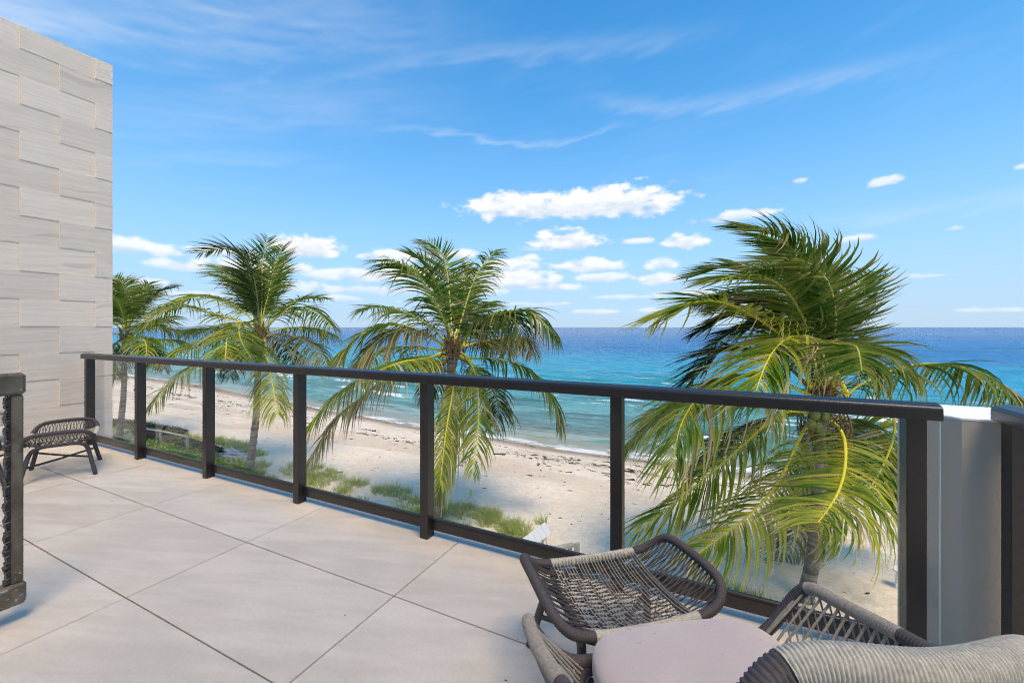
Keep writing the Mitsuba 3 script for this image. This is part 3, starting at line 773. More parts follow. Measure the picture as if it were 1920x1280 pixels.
  ([(-0.04,-0.02,-0.42),(0.55,0.23,-0.19),(1.19,0.5,-0.18),(1.43,0.58,-0.54),(1.15,0.36,-1.57),(0.68,0.05,-2.26),(-0.18,-0.48,-2.93)],0.25,'y',1.15),
  ([(0.03,0.02,-0.53),(0.48,0.73,-0.78),(0.84,1.8,-1.55),(0.87,2.86,-2.45),(0.71,3.78,-3.25)],0.2,'d',0.8),
  ([(-0.17,-0.08,-0.64),(-0.35,0.09,-1.33),(-0.48,0.52,-2.45),(-0.33,1.14,-3.67),(-0.89,1.53,-4.96)],0.5,'b',0.75),
  ([(-0.07,-0.03,-0.64),(0.17,0.57,-1.66),(0.22,1.2,-2.77),(0.2,1.8,-3.89),(0.21,2.36,-4.94)],0.6,'y',0.5),
  ([(0.23,0.11,-0.36),(0.59,0.26,0.11),(1.13,0.47,0.47),(1.79,0.74,0.71),(2.66,1.08,0.69),(3.34,1.34,0.4),(4.0,1.57,-0.19)],0.95,'g',0.8),
  ([(0.03,0.02,-0.45),(0.57,0.59,-0.59),(1.2,1.42,-1.13),(1.85,2.39,-1.95),(2.4,3.37,-2.95)],0.7,'g',0.9),
  ([(-0.0,-0.0,-0.53),(0.39,0.6,-1.03),(0.84,1.23,-1.32),(1.53,2.43,-2.26),(1.98,3.34,-3.11)],0.7,'d',0.9),
  ([(0.16,0.08,0.12),(0.07,-1.16,0.82),(-0.0,-2.05,1.15),(-0.01,-2.45,1.23),(-0.33,-4.17,0.93)],0.5,'g',0.7),
  ([(-0.04,-0.02,-0.49),(0.21,-0.24,-0.6),(0.15,-1.19,-1.09),(-0.26,-2.48,-1.4),(-0.78,-3.84,-1.43)],0.45,'Y',0.85),
 ]),
]
# ------------------------------------------------------------------ coconut palms
WIND = np.array([-.92, -.10, .05])
KINDS = {  # leaf colour, edge colour, dry tip colour, share of dry tips, rib colour
    'g': ((.048, .120, .018), (.245, .300, .060), (.46, .36, .20), .18, (.42, .45, .08)),
    'y': ((.105, .215, .022), (.480, .485, .072), (.56, .45, .27), .34, (.78, .70, .09)),
    'Y': ((.130, .250, .024), (.560, .560, .070), (.58, .46, .29), .42, (.92, .80, .06)),
    'd': ((.026, .058, .015), (.095, .130, .040), (.28, .22, .13), .25, (.18, .19, .06)),
    'b': ((.095, .130, .032), (.330, .300, .120), (.52, .41, .27), .75, (.42, .36, .12)),
}


def frond(pts, droop, kind, ll, r, n, wind):
    """One pinnate palm leaf along the curve pts: (leaflet mesh, colours, midrib mesh, colours)."""
    leaf, light, dry, share, rib = (np.array(c) if not np.isscalar(c) else c for c in KINDS[kind])
    p = spline(pts, 60)
    seg = np.r_[0, np.cumsum(np.linalg.norm(np.diff(p, axis=0), axis=1))]
    length = seg[-1]
    up = np.array([0, 0, 1.0])
    o = p[-1] - p[0]
    o[2] = 0
    if np.linalg.norm(o) < .4:
        o = o + r.normal(size=3) * (.5, .5, 0)
    s0 = np.cross(o / np.linalg.norm(o), up)
    t_all = np.gradient(p, axis=0)
    t_all /= np.linalg.norm(t_all, axis=1, keepdims=True)
    V, F, C = [], [], []
    at = 0
    K = 6
    tone = r.uniform(.25, .55)
    for side in (-1, 1):
        u = np.sort(np.clip(np.linspace(.15, .995, n) + r.normal(size=n) * .002, .13, 1))
        keep = r.random(n) > .03
        u = u[keep]
        m = len(u)
        d = u * length
        P = np.stack([np.interp(d, seg, p[:, k]) for k in range(3)], 1)
        Tn = np.stack([np.interp(d, seg, t_all[:, k]) for k in range(3)], 1)
        Tn /= np.linalg.norm(Tn, axis=1, keepdims=True)
        S = s0 - (Tn @ s0)[:, None] * Tn
        S /= np.linalg.norm(S, axis=1, keepdims=True) + 1e-9
        N = np.cross(S, Tn)
        seedn = r.uniform(0, 99)
        clump = meshkit.noise(np.stack([u * 13, u * 0 + seedn, u * 0], -1), 3) - .5
        clump2 = meshkit.noise(np.stack([u * 9, u * 0 + seedn, u * 0 + 9], -1), 4) - .5
        phi = np.radians(76 - 38 * u ** 1.3 + 26 * clump + r.normal(size=m) * 5)
        lift = .30 - .25 * u + .35 * clump2 + r.normal(size=m) * .06
        D = Tn * np.cos(phi)[:, None] + side * S * np.sin(phi)[:, None] + N * lift[:, None]
        D /= np.linalg.norm(D, axis=1, keepdims=True)
        x = np.clip((u - .13) / .87, 0, 1)
        L = ll * (.50 + .62 * np.sin(np.pi * np.clip(x * .86 + .10, 0, 1)) ** .9) * 1.50 * (1 + r.normal(size=m) * .09)
        L *= np.where(x > .9, 1 - (x - .9) * 3.0, 1)
        g = droop * (1 + r.normal(size=m) * .22 + .8 * clump)
        g = np.maximum(g, .02)
        broken = r.random(m) < .05
        W = .0255 * (.75 + .4 * np.sin(np.pi * x)) * (1 + r.normal(size=m) * .12)
        w0 = Tn - np.sum(Tn * D, 1)[:, None] * D
        w0 /= np.linalg.norm(w0, axis=1, keepdims=True) + 1e-9
        twist = r.normal(size=m) * .55 + side * .35
        nn = np.cross(D, w0)
        w0 = w0 * np.cos(twist)[:, None] + nn * np.sin(twist)[:, None]
        q, cur = P.copy(), D.copy()
        rows = []
        wprof = (.45, 1.0, .95, .72, .42, .04)
        for k in range(K):
            wv = w0 - np.sum(w0 * cur, 1)[:, None] * cur
            wv /= np.linalg.norm(wv, axis=1, keepdims=True) + 1e-9
            nv = np.cross(cur, wv)
            wk = (W * wprof[k])[:, None]
            rows += [q - wv * wk, q + nv * wk * .45, q + wv * wk]
            bend = (g * (.30 + .40 * g) + np.where(broken & (k == 2), 1.6, 0))[:, None] * -up + wind * WIND * (.30 + .12 * k)
            cur = cur + bend * (.45 + .18 * k)
            cur /= np.linalg.norm(cur, axis=1, keepdims=True)
            q = q + cur * (L / (K - 1))[:, None]
        v = np.stack(rows, 1)
        mixv = np.clip(tone + 1.2 * clump + r.normal(size=m) * .36, 0, 1)[:, None]
        base = leaf * (1 - mixv) + light * mixv
        tipdry = (r.random(m) < share) | (r.random(m) < np.clip((x - .75) * 2 * share * 2, 0, .8))
        alldry = r.random(m) < share * .16
        col = np.repeat(base[:, None], 3 * K, 1)
        dr_ = dry * r.uniform(.7, 1.25, (m, 1))
        for k, f_ in ((3, .25), (4, .75), (5, 1.0)):
            f2 = np.where(tipdry, f_, .12 * f_)[:, None, None]
            col[:, 3 * k:3 * k + 3] = col[:, 3 * k:3 * k + 3] * (1 - f2) + dr_[:, None] * f2
        col = np.where(alldry[:, None, None], dr_[:, None], col)
        col[:, 0:3] = col[:, 0:3] * .6 + rib * .4
        base_i = at + np.arange(m)[:, None] * (3 * K)
        tri = []
        for k in range(K - 1):
            a = 3 * k
            tri += [[a, a + 1, a + 4], [a, a + 4, a + 3], [a + 1, a + 2, a + 5], [a + 1, a + 5, a + 4]]
        F.append((base_i[:, :, None] * 0 + base_i[:, None, :] + np.array(tri)[None]).reshape(-1, 3))
        V.append(v.reshape(-1, 3))
        C.append(col.reshape(-1, 3))
        at += m * 3 * K
    uu = np.linspace(0, 1, 60)
    rad = .034 * (1 - uu) ** .8 + .006
    rad[:6] *= np.linspace(1.7, 1.0, 6)
    tb = tube(p, rad, 6)
    rc = np.repeat((rib[None] * (1 - .35 * uu[:, None]) + leaf[None] * .5 * uu[:, None]), 6, 0)
    rc = np.vstack([rc, rc[:1], rc[-1:]])
    return (np.vstack(V), np.vstack(F)), np.vstack(C), tb, rc


def palm(data, label, n, wind, seed, spathe, fill, again):
    r = np.random.default_rng(seed)
    t = thing('coconut_palm', label, 'palm tree', 'coconut palms on the beach')
    top, foot = np.array(data['crown']), np.array(data['base'])
    foot[2] = ground_z(foot[:1], foot[1:2])[0] - .25
    # trunk
    up = top - foot
    k = np.linspace(0, 1, 5)[:, None]
    bend = np.array([[0, 0, 0], [.10, 0, 0], [.10, .03, 0], [.02, 0, 0], [0, 0, 0]])
    c = spline(foot + up * k + bend - np.array([0, 0, .30]) * k ** 6, 150)
    s = np.linspace(0, 1, 150)
    rad = .150 - .045 * s + .11 * np.exp(-s * 16) + .05 * np.exp(-((s - .97) / .05) ** 2)
    rad = rad + .006 * (np.arange(150) % 5 == 0) + .004 * r.normal(size=150)
    tr = tube(c, rad, 14)
    v = tr.vertices.copy()
    v[:150 * 14] += (meshkit.noise(v[:150 * 14] * 9, 3) - .5)[:, None] * .02
    tr.vertices = v
    obj('trunk', tr, 'mat_bark', t, smooth=True)
    # fibrous heart where the leaf bases meet
    heart = []
    for i in range(16):
        a = i * 2.4
        o = np.array([math.cos(a), math.sin(a), 0])
        b = top + o * .09 + np.array([0, 0, -.38 + .03 * i])
        heart.append(tube(spline([b, b + o * .10 + (0, 0, .18), b + o * .20 + (0, 0, .30 + .012 * i)], 7), np.linspace(.085, .02, 7), 7))
    for i in range(26):
        a = r.uniform(0, 6.28)
        o = np.array([math.cos(a), math.sin(a), 0])
        b = top + o * .13 + np.array([0, 0, r.uniform(-.35, .10)])
        heart.append(tube(spline([b, b + o * .16 + (0, 0, r.uniform(-.06, .12)), b + o * r.uniform(.22, .42) + (0, 0, r.uniform(-.35, .05))], 6), np.linspace(.022, .004, 6), 5))
    obj('crown_fibre', cat(heart), 'mat_fibre', t, smooth=True)
    for i in range(data['dead']):                     # withered stalks hanging against the trunk
        a = i * 2.4 + seed
        o = np.array([math.cos(a), math.sin(a), 0])
        b = top + np.array([0, 0, -.25])
        L = r.uniform(.5, 1.35)
        m = [tube(spline([b + o * .08, b + o * .34 + (0, 0, .02), b + o * (.40 + .12 * L) + (0, 0, -.35 * L), b + o * .38 + (0, 0, -L)], 12), np.linspace(.024, .005, 12), 5)]
        for j in range(9):
            q = b + o * .40 + np.array([0, 0, -.1 - .09 * j * L])
            m.append(tube(spline([q, q + r.normal(size=3) * .10 + (0, 0, -.10), q + r.normal(size=3) * .14 + (0, 0, -.32)], 5), np.linspace(.010, .002, 5), 4))
        obj('withered_stalk', cat(m), 'mat_fibre', t, smooth=True)
    nut = trimesh.creation.icosphere(subdivisions=2)
    for q in data['coco']:
        m = nut.copy()
        v = m.vertices * (.105, .105, .135)
        v *= (1 - .10 * np.abs(np.sin(np.arctan2(v[:, 1], v[:, 0]) * 1.5)))[:, None]
        m.vertices = v + top + np.array(q)
        obj('coconut', m, 'mat_coconut', t, smooth=True)
    for q in spathe:
        q = np.array(q, float)
        b = top + np.array([0, -.1, .0])
        pth = spline([b, b + q * .5 + (0, 0, .12), b + q], 14)
        obj('flower_spathe', tube(pth, .055 * np.sin(np.linspace(.35, 3.1, 14)) + .004, 8), 'mat_spathe', t, smooth=True)
        m = []
        for j in range(22):
            b2 = pth[5] + r.normal(size=3) * .05
            e = b2 + q * .4 + r.normal(size=3) * .16 + (0, 0, -.05)
            m.append(tube(spline([b2, (b2 + e) / 2 + (0, 0, .07), e], 6), .011, 4))
        obj('flower_cluster', cat(m), 'mat_flower', t, smooth=True)
    full = list(data['fronds'])
    for i in range(fill):                             # more leaves of the same habit, turned a little round the trunk
        pts, droop, kind, ll = data['fronds'][int(r.integers(len(data['fronds'])))] if i >= len(again) else data['fronds'][again[i]]
        a, s_ = r.uniform(.12, .42) * r.choice((-1, 1)), r.uniform(.72, .95)
        q = np.array(pts)
        q = np.stack([q[:, 0] * math.cos(a) - q[:, 1] * math.sin(a), q[:, 0] * math.sin(a) + q[:, 1] * math.cos(a), q[:, 2]], 1) * s_
        full.append((q, droop, r.choice(['g', 'd', 'd', 'g', 'b']), ll))
    for pts, droop, kind, ll in full:
        P = top + np.array(pts)
        lf, lc, rb, rc = frond(P, droop, kind, ll, r, n, wind)
        key = obj('frond', lf, 'mat_leaf', t, smooth=True, color=lc)
        obj('midrib', rb, 'mat_rib', key, smooth=True, color=rc)
    return t


palm(PALMS[3], 'nearest coconut palm, top fronds blown left by wind, behind right end of the railing', 74, .34, 4, [(.32, -.05, .28), (-.05, -.12, .45)], 5, [1, 2, 9, 10, 11])
palm(PALMS[2], 'coconut palm with upright centre frond and green coconuts, in the middle of the picture', 58, .10, 3, [(.16, -.10, .34)], 4, [0, 5, 9, 10])
palm(PALMS[1], 'coconut palm between the middle palm and the one beside the stone wall', 56, .14, 2, [], 4, [0, 0, 2])
palm(PALMS[0], 'farthest coconut palm, partly hidden behind the end of the stone wall', 56, .08, 1, [], 3, [0, 1])
# ------------------------------------------------------------------ woven rope furniture
def place(o, v):
    """Local frame (u right, v forward, z) put at o with forward direction v."""
    v = np.array([v[0], v[1]]) / math.hypot(*v)
    return T([[float(v[1]), float(v[0]), 0, float(o[0])], [-float(v[0]), float(v[1]), 0, float(o[1])], [0, 0, 1, 0], [0, 0, 0, 1]])


def loop_sections(ctrl, n, cuts):
    """A closed curve of n points cut at the fractions in cuts."""
    p = spline(ctrl, n + 1, closed=True)[:-1]
    out = []
    for a, b in zip(cuts, cuts[1:]):
        i = np.arange(int(round(a * n)), int(round(b * n)) + 1) % n
        out.append(p[i])
    return p, out


def resample(p, n):
    s = np.r_[0, np.cumsum(np.linalg.norm(np.diff(p, axis=0), axis=1))]
    w = np.linspace(0, s[-1], n)
    return np.stack([np.interp(w, s, p[:, k]) for k in range(3)], 1)


def wound(p, r, pitch=.0092, sides=10, depth=.0048, per=5):
    L = np.linalg.norm(np.diff(p, axis=0), axis=1).sum()
    n = max(8, int(L / pitch * per))
    q = resample(p, n)
    rr = np.interp(np.linspace(0, 1, n), np.linspace(0, 1, len(np.atleast_1d(r))), np.atleast_1d(r)) if np.size(r) > 1 else r
    return tube(q, rr, sides, wrap=pitch, depth=depth)


def cord(a, b, sag, r, n=9, sides=5, twist=False):
    t = np.linspace(0, 1, n)[:, None]
    q = np.asarray(a) * (1 - t) + np.asarray(b) * t + np.asarray(sag) * (4 * t * (1 - t)) ** .8
    if twist:
        return tube(resample(q, 40), r, 6, wrap=r * 5, depth=r * .45)
    return tube(q, r, sides)


def build_stool(label, o, v):
    t = thing('rope_footstool', label, 'footstool', 'woven rope footstools on the balcony')
    P = place(o, v)
    q = [(.200, -.222, .352), (.285, -.214, .376), (.330, -.178, .418), (.343, -.08, .437), (.343, .08, .437), (.330, .178, .418), (.285, .214, .376), (.200, .222, .352)]
    ctrl = [(-.200, -.222, .352), (0, -.226, .345)] + q + [(0, .226, .345), (-.200, .222, .352)] + [(-x, y, z) for x, y, z in q[-2:0:-1]]
    p = spline(ctrl, 801, closed=True)[:-1]
    i = [int(np.argmin(np.linalg.norm(p - np.array(ctrl[k]), axis=1))) for k in (2, 9, 11, 0)]
    i[3] = i[3] if i[3] > 0 else 800
    near, right, far, left = (p[0:i[0] + 1], p[i[0]:i[1] + 1], p[i[1]:i[2] + 1], np.vstack([p[i[2]:], p[:1]]))
    obj('front_bar', wound(near, .0185), 'mat_cream_rope', t, smooth=True, at=P, label='cream rope wound bar')
    obj('side_rim', wound(right, .0172), 'mat_dark_rope', t, smooth=True, at=P)
    obj('rear_bar', wound(far, .0185), 'mat_cream_rope', t, smooth=True, at=P, label='cream rope wound bar')
    obj('side_rim', wound(left, .0172), 'mat_dark_rope', t, smooth=True, at=P)
    us = np.linspace(-.185, .185, 19)
    for k, u in enumerate(us):                       # cream cords from bar to bar, in close pairs
        for e in ((-.0045, .0045) if k % 3 == 0 else (0,)):
            obj('cream_cord', cord((u + e, -.215, .362), (u * 1.02 + e * 1.6, .215, .362), (0, 0, -.040 * (1 - (u / .30) ** 2)), .0019, 11), 'mat_cord', t, smooth=True, at=P)
    sl, sr = resample(left, 30)[2:-2][::-1], resample(right, 30)[2:-2]
    for shift in (-6, 5):
        for k in range(26):
            j = min(max(k + shift + (k % 3), 0), 25)
            a, b = sl[k], sr[j]
            m = 13
            s = np.linspace(0, 1, m)[:, None]
            q = a * (1 - s) + b * s
            zz = (.306 + .010 * ((k % 3) - 1))
            q[:, 2] = np.maximum(zz, q[:, 2] - (q[:, 2] - zz) * (1 - np.abs(2 * s[:, 0] - 1) ** 3.2))
            q[:, 2] = np.where(np.abs(2 * s[:, 0] - 1) > .97, q[:, 2], q[:, 2] + .002 * np.sin(s[:, 0] * 40))
            obj('dark_cord', tube(q, .0028, 5), 'mat_dark_rope', t, smooth=True, at=P)
    for sgn in (-1, 1):                               # bent tube legs
        b = [(sgn * .285, -.235, .012), (sgn * .245, -.195, .20), (sgn * .222, -.165, .275), (sgn * .212, -.10, .302), (sgn * .210, 0, .304), (sgn * .212, .10, .302), (sgn * .222, .165, .275), (sgn * .245, .195, .20), (sgn * .285, .235, .012)]
        obj('leg_hoop', tube(spline(b, 60), .0165, 10), 'mat_frame', t, smooth=True, at=P)
        for y in (-1, 1):
            obj('foot_cap', tube(np.array([(sgn * .2856, y * .2356, .010), (sgn * .2872, y * .2372, .0006)]), .0172, 10), 'mat_frame', t, smooth=30, at=P)
            obj('bracket', tube(np.array([(sgn * .212, y * .10, .302), (sgn * .20, y * .215, .340)]), .010, 8), 'mat_frame', t, smooth=True, at=P)
    for sgn in (-1, 1):
        obj('stretcher', tube(np.array([(-.252, -sgn * .203, .155 + .012 * sgn), (0, 0, .150 + .012 * sgn), (.252, sgn * .203, .155 + .012 * sgn)]), .010, 8), 'mat_frame', t, smooth=True, at=P)
    return t


def build_chair(label, o, v):
    t = thing('rope_lounge_chair', label, 'lounge chair', 'woven rope lounge chairs on the balcony')
    P = place(o, v)
    half = [(0, .318, .322), (.22, .312, .326), (.325, .298, .345), (.418, .296, .420), (.468, .255, .515), (.474, .18, .535), (.467, .06, .557), (.454, -.045, .580), (.445, -.14, .598), (.420, -.255, .645), (.370, -.34, .715), (.295, -.398, .795), (.205, -.425, .852)]
    ctrl = half + [(0, -.440, .868)] + [(-x, y + (.030 if k == 12 else 0), z + (.008 if k == 12 else 0)) for k, (x, y, z) in reversed(list(enumerate(half))[1:])]
    p = spline(ctrl, 1601, closed=True)[:-1]
    idx = lambda q: int(np.argmin(np.linalg.norm(p - np.array(q), axis=1)))
    m_ = lambda q: (-q[0], q[1], q[2])
    A, B, C_, D = half[1], half[4], half[7], half[12]
    iA, iB, iC, iD = idx(A), idx(B), idx(C_), idx(D)
    jA, jB, jC, jD = idx(m_(A)), idx(m_(B)), idx(m_(C_)), idx((-D[0], D[1] + .030, D[2] + .008))
    ra, rb = .0185, .0285
    obj('front_bar', wound(np.vstack([p[jA:], p[:iA + 1]]), .0195), 'mat_cream_rope', t, smooth=True, at=P)
    obj('corner_rim', wound(p[iA:iB + 1], ra), 'mat_dark_rope', t, smooth=True, at=P)
    obj('corner_rim', wound(p[jB:jA + 1], ra), 'mat_dark_rope', t, smooth=True, at=P)
    obj('armrest', wound(p[iB:iC + 1], ra), 'mat_taupe_rope', t, smooth=True, at=P, label='rope wound armrest')
    obj('armrest', wound(p[jC:jB + 1], ra), 'mat_taupe_rope', t, smooth=True, at=P, label='rope wound armrest')
    obj('back_corner', wound(p[iC:iD + 1], [ra, .024, rb]), 'mat_dark_rope', t, smooth=True, at=P)
    obj('back_corner', wound(p[jD:jC + 1], [rb, .024, ra]), 'mat_dark_rope', t, smooth=True, at=P)
    obj('back_top', wound(p[iD:jD + 1], rb, pitch=.0068, sides=20, depth=.0056, per=7), 'mat_cream_rope', t, smooth=True, at=P, label='thick cream rope wound top of the backrest')
    # seat ring and cushion
    ring = spline([(.29, .28, .314), (.325, 0, .312), (.29, -.24, .312), (0, -.30, .312), (-.29, -.24, .312), (-.325, 0, .312), (-.29, .28, .314), (0, .30, .314)], 121, closed=True)
    obj('seat_ring', tube(ring, .013, 8), 'mat_frame', t, smooth=True, at=P)
    obj('seat_web', cat([cord((-.30, y, .316), (.30, y, .316), (0, 0, -.02), .004) for y in np.linspace(-.22, .28, 12)]), 'mat_dark_rope', t, smooth=True, at=P)
    th, ph = np.meshgrid(np.linspace(-np.pi / 2, np.pi / 2, 25), np.linspace(0, 2 * np.pi, 73)[:-1], indexing='ij')
    sp = lambda a, e: np.sign(a) * np.abs(a) ** e
    X = .300 * sp(np.cos(th), .42) * sp(np.cos(ph), .42)
    Y = .305 * sp(np.cos(th), .42) * sp(np.sin(ph), .42)
    Z = .392 + .060 * sp(np.sin(th), .55) + .014 * np.clip(1 - (X / .3) ** 2 - (Y / .305) ** 2, 0, 1) * (th > 0)
    v = np.stack([X, Y, Z], -1).reshape(-1, 3)
    ii, jj = np.meshgrid(np.arange(24), np.arange(72), indexing='ij')
    f = np.stack([ii * 72 + jj, ii * 72 + (jj + 1) % 72, (ii + 1) * 72 + (jj + 1) % 72, (ii + 1) * 72 + jj], -1).reshape(-1, 4)
    obj('cushion', (v, f), 'mat_cushion', t, smooth=True, at=P, label='pale mauve seat cushion with water spots')
    # cords from the rim down to the seat ring, two crossing layers
    def ring_pt(u, y):
        d = np.linalg.norm(ring[:, :2] - (u, y), axis=1)
        return ring[int(np.argmin(d))]
    for sgn in (1, -1):
        rim = p[iB - 60:iC + 60] if sgn > 0 else p[jC - 60:jB + 60][::-1]
        q = resample(rim, 19)
        low = [ring_pt(sgn * .33, y) for y in np.linspace(.34, -.30, 19)]
        for k in range(19):
            a = q[k] - (sgn * .010, 0, .012)
            j = min(k + 3, 18)
            obj('taupe_cord', cord(a, low[max(k - 3, 0)] + (0, 0, .004), (-sgn * .010, 0, -.010), .0037, twist=True), 'mat_taupe_rope', t, smooth=True, at=P)
            a2 = q[k] + (sgn * .012, 0, -.008)
            obj('inner_cord', cord(a2, low[min(k + 5, 18)] + (sgn * .012, 0, 0), (sgn * .004, 0, -.012), .0030), 'mat_taupe_rope', t, smooth=True, at=P)
    back = p[iC + 40:jC - 40]
    q = resample(back, 23)
    bx = [ring_pt(u, -.30) for u in np.linspace(.29, -.29, 23)]
    for k in range(23):
        obj('taupe_cord', cord(q[k] - (0, -.004, .020), bx[max(k - 2, 0)], (0, -.05, -.02), .0037, twist=True), 'mat_taupe_rope', t, smooth=True, at=P)
        obj('dark_cord', cord(q[k] - (0, .012, .018), bx[min(k + 2, 22)] - (0, .01, 0), (0, -.06, -.02), .0026), 'mat_dark_rope', t, smooth=True, at=P)
    for sgn in (-1, 1):
        for y0, y1 in ((.25, .33), (-.22, -.34)):
            obj('leg', tube(spline([(sgn * .27, y0, .308), (sgn * .30, y0 * .5 + y1 * .5, .17), (sgn * .335, y1, .006)], 16), .0165, 10), 'mat_frame', t, smooth=True, at=P)
        obj('stretcher', tube(np.array([(-.30, -sgn * .285, .165), (0, 0, .155 + .012 * sgn), (.30, sgn * .285, .165)]), .010, 8), 'mat_frame', t, smooth=True, at=P)
    return t


CHAIR_V = (-.577, .817)
near_chair = build_chair('woven rope lounge chair seen from behind in the foreground, with mauve cushion', (.035, 1.184), CHAIR_V)
near_stool = build_stool('dark and cream rope footstool in front of the foreground lounge chair', (-.35, 1.66), (-.645, .764))
copy_thing(near_stool, place((-5.585, 1.69), (.38, .925)), 'dark and cream rope footstool by the far stone wall and railing corner')
copy_thing(near_chair, place((-5.96, 1.13), (.36, .93)), 'cream rope lounge chair mostly cut off by the left edge, behind the glass panel')

# ------------------------------------------------------------------ things on the beach
gz1 = lambda x, y: float(ground_z(np.array([x]), np.array([y]))[0])


def beam(a, b, w, h):
    """A squared timber from a to b."""
    a, b = np.array(a, float), np.array(b, float)
    d = b - a
    L = np.linalg.norm(d)
    d /= L
    s = np.cross(d, (0, 0, 1))
    s /= np.linalg.norm(s)
    n = np.cross(s, d)
    m = box(0, L, -w / 2, w / 2, -h / 2, h / 2, min(w, h) * .12)
    R = np.eye(4)
    R[:3, 0], R[:3, 1], R[:3, 2], R[:3, 3] = d, s, n, a
    m.apply_transform(R)
    return m


fence = thing('picket_fence', 'low dark wooden picket fence in the dune grass at far left', 'fence')
r = np.random.default_rng(4)
fa, fb = np.array((-34.0, 12.3)), np.array((-27.0, 13.2))
for k in range(58):
    x, y = fa + (fb - fa) * k / 57
    z = gz1(x, y)
    obj('picket', box(x - .035, x + .035, y - .012, y + .012, z - .1, z + .52 + .05 * r.random() - .25 * (k > 52) * (k - 52) / 5), 'mat_dark_wood', fence)
za, zb = gz1(*fa), gz1(*fb)
obj('rail', beam((*fa + (0, .04), za + .42), (*fb + (0, .04), zb + .36), .05, .09), 'mat_dark_wood', fence)
obj('rail', beam((*fa + (0, .04), za + .14), (*fb + (0, .04), zb + .12), .05, .09), 'mat_dark_wood', fence)

walk = thing('wooden_boardwalk', 'low weathered wooden boardwalk with pale handrail among the green beach vines', 'boardwalk')
for y in (11.75, 12.35):
    obj('stringer', beam((-29.5, y, gz1(-29, y) + .30), (-21.4, y - .25, gz1(-21.4, y) + .12), .09, .18), 'mat_dark_wood', walk)
for k in range(34):
    x = -29.3 + .225 * k
    y = 12.05 - .25 * k / 36
    z = gz1(x, 12.0) * .3 + .7 * (gz1(-29, 12) * (1 - k / 34) + gz1(-21.4, 12) * k / 34) + .42 - .17 * k / 34
    obj('plank', box(x - .098, x + .098, y - .42, y + .42, z - .02, z + .02), 'mat_dark_wood', walk)
rp = [(-27.6, 11.45), (-26.0, 11.5), (-23.3, 11.4)]
for (x, y) in rp:
    obj('rail_post', box(x - .05, x + .05, y - .05, y + .05, gz1(x, y) - .1, gz1(x, y) + .78), 'mat_pale_wood', walk)
for (a, b) in zip(rp, rp[1:]):
    obj('handrail', beam((*a, gz1(*a) + .80), (*b, gz1(*b) + .80), .11, .06), 'mat_pale_wood', walk)

pile = thing('plank_pile', 'pile of bleached pale planks lying on the sand left of the second palm trunk', 'planks')
for k in range(6):
    x, y = -20.9 + .12 * r.normal(), 12.0 + .16 * (k - 2.5)
    z = gz1(x, y) + .06 + .05 * (k % 2) + .03 * r.random()
    a = r.normal() * .18
    L = r.uniform(.8, 1.25)
    obj('plank', beam((x - L * math.cos(a), y - L * math.sin(a), z), (x + L * math.cos(a), y + L * math.sin(a), z + .05), .15, .035), 'mat_bleached_wood', pile)

# timber beach stair with handrails near the foot of the house
stair = thing('beach_stair', 'weathered greenish timber stair rail and landing on the sand beyond the near footstool', 'stairs')
sx, sy, sz = -4.05, 10.4, gz1(-4, 10.5)
A_, B_ = np.array((-4.52, 9.70)), np.array((-3.44, 10.84))
for q in (.30, .60, .93):
    x, y = A_ + (B_ - A_) * q
    obj('rail_post', box(x - .045, x + .045, y - .045, y + .045, sz - .2, -4.505), 'mat_pale_wood', stair)
obj('handrail', beam((*A_, -4.47), (*B_, -4.47), .15, .07), 'mat_pale_wood', stair)
obj('toe_board', beam((-4.1, 10.05, sz + .05), (-3.36, 10.86, sz + .05), .05, .14), 'mat_pale_wood', stair)
obj('end_panel', beam((-3.40, 10.80, sz + .17), (-3.30, 10.90, sz + .17), .06, .36), 'mat_pale_wood', stair)
obj('handrail', beam((-3.60, 9.66, -4.47), (-2.30, 10.90, -4.47), .13, .07), 'mat_pale_wood', stair)
for (x, y) in ((-3.2, 10.04), (-2.42, 10.78)):
    obj('rail_post', box(x - .045, x + .045, y - .045, y + .045, sz - .3, -4.506), 'mat_pale_wood', stair)
for k in range(5):
    obj('tread', beam((-4.25 + .24 * k, 9.80 + .22 * k, sz - .03 - .012 * k), (-3.70 + .24 * k, 9.40 + .22 * k, sz - .03 - .012 * k), .24, .04), 'mat_pale_wood', stair)

lounger = thing('beach_lounger', 'white beach lounger with raised back beside the timber stair', 'lounger')
lx, ly = -4.52, 10.22
d1 = np.array((.80, .60))
d2 = np.array((-.60, .80))
lz = gz1(lx, ly)


def lpt(a, b, z):
    q = np.array((lx, ly)) + d1 * a + d2 * b
    return (q[0], q[1], lz + z)


for k in range(5):
    s_ = .10 + .125 * k
    obj('back_slat', trimesh.convex.convex_hull(np.array([lpt(-.10 + s_ - .058, b, .33 + (s_ - .058) * .62 + e) for b in (-.31, .31) for e in (0, .022)] + [lpt(-.10 + s_ + .058, b, .33 + (s_ + .058) * .62 + e) for b in (-.31, .31) for e in (0, .022)])), 'mat_white', lounger)
for k in range(7):
    s_ = -.20 - .14 * k
    obj('seat_slat', trimesh.convex.convex_hull(np.array([lpt(s_ + w, b, .31 + e) for w in (-.062, .062) for b in (-.31, .31) for e in (0, .022)])), 'mat_white', lounger)
for b in (-.33, .33):
    obj('side_rail', beam(lpt(-1.15, b, .28), lpt(.62, b, .28), .035, .06), 'mat_bleached_wood', lounger)
    for a in (-1.05, .50):
        x, y, z = lpt(a, b, 0)
        obj('leg', box(x - .025, x + .025, y - .025, y + .025, z - .05, z + .26), 'mat_bleached_wood', lounger)
    obj('back_prop', beam(lpt(.50, b * .86, .30), lpt(.40, b * .86, .62), .025, .025), 'mat_bleached_wood', lounger)


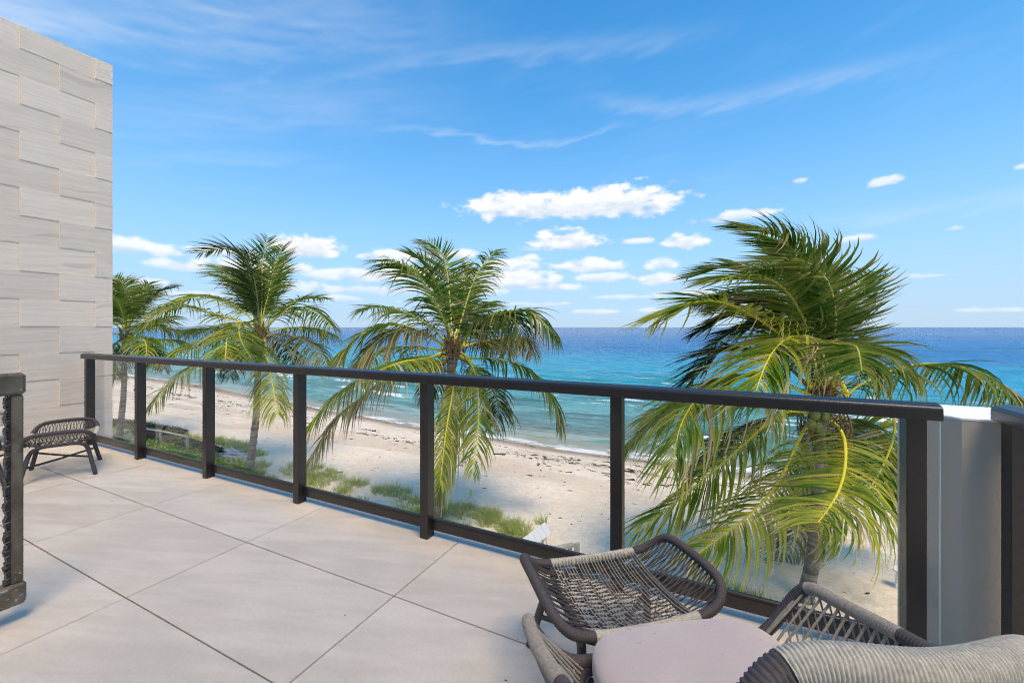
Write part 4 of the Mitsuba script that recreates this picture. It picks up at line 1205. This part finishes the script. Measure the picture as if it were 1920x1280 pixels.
def beach_chair(x, y, s, mat, label):
    t = thing('beach_chair', label, 'beach chair')
    z = gz1(x, y)
    obj('seat', trimesh.convex.convex_hull(np.array([(x + a * s, y + b * s, z + .16 * s + e + .06 * s * (b < 0)) for a in (-.26, .26) for b in (-.25, .18) for e in (0, .015)])), mat, t)
    obj('backrest', trimesh.convex.convex_hull(np.array([(x + a * s, y + (b + .02) * s, z + zz * s) for a in (-.26, .26) for b, zz in ((.18, .17), (.20, .17), (.40, .68), (.42, .67))])), mat, t)
    for a in (-.28, .28):
        obj('frame', cat([tube(np.array([(x + a * s, y - .26 * s, z + .24 * s), (x + a * s, y + .30 * s, z - .02)]), .012 * s, 6), tube(np.array([(x + a * s, y - .2 * s, z - .02), (x + a * s, y + .22 * s, z + .18 * s), (x + a * s, y + .44 * s, z + .71 * s)]), .012 * s, 6)]), 'mat_white', t, smooth=True)


beach_chair(-1.0, 13.9, .42, 'mat_blue', 'small dark blue beach chair on the sand under the near palm fronds')
beach_chair(-.34, 14.5, .34, 'mat_pale_blue', 'tiny pale blue beach chair standing right of the dark blue one')
tb = thing('side_table', 'small white plastic table on the sand at the foot of the right railing post', 'table')
x, y = 4.0, 13.05
z = gz1(x, y)
obj('tabletop', trimesh.creation.cylinder(.17, .035, sections=28, transform=trimesh.transformations.translation_matrix((x, y, z + .42))), 'mat_white', tb, smooth=30)
for k in range(4):
    a = .6 + k * math.pi / 2
    obj('leg', tube(np.array([(x + .11 * math.cos(a), y + .11 * math.sin(a), z + .405), (x + .15 * math.cos(a), y + .15 * math.sin(a), z - .04)]), .016, 6), 'mat_white', tb, smooth=True)
x, y = -8.14, 13.2
z = gz1(x, y)
stake = thing('marker_stake', 'short yellow marker stake standing in the open sand right of the middle palm', 'stake')
obj('stick', tube(np.array([(x, y, z - .1), (x, y, z + .30)]), .014, 6), 'mat_pale_wood', stake, smooth=30)
obj('plate', box(x - .055, x + .055, y - .022, y - .015, z + .12, z + .30), 'mat_yellow', stake)
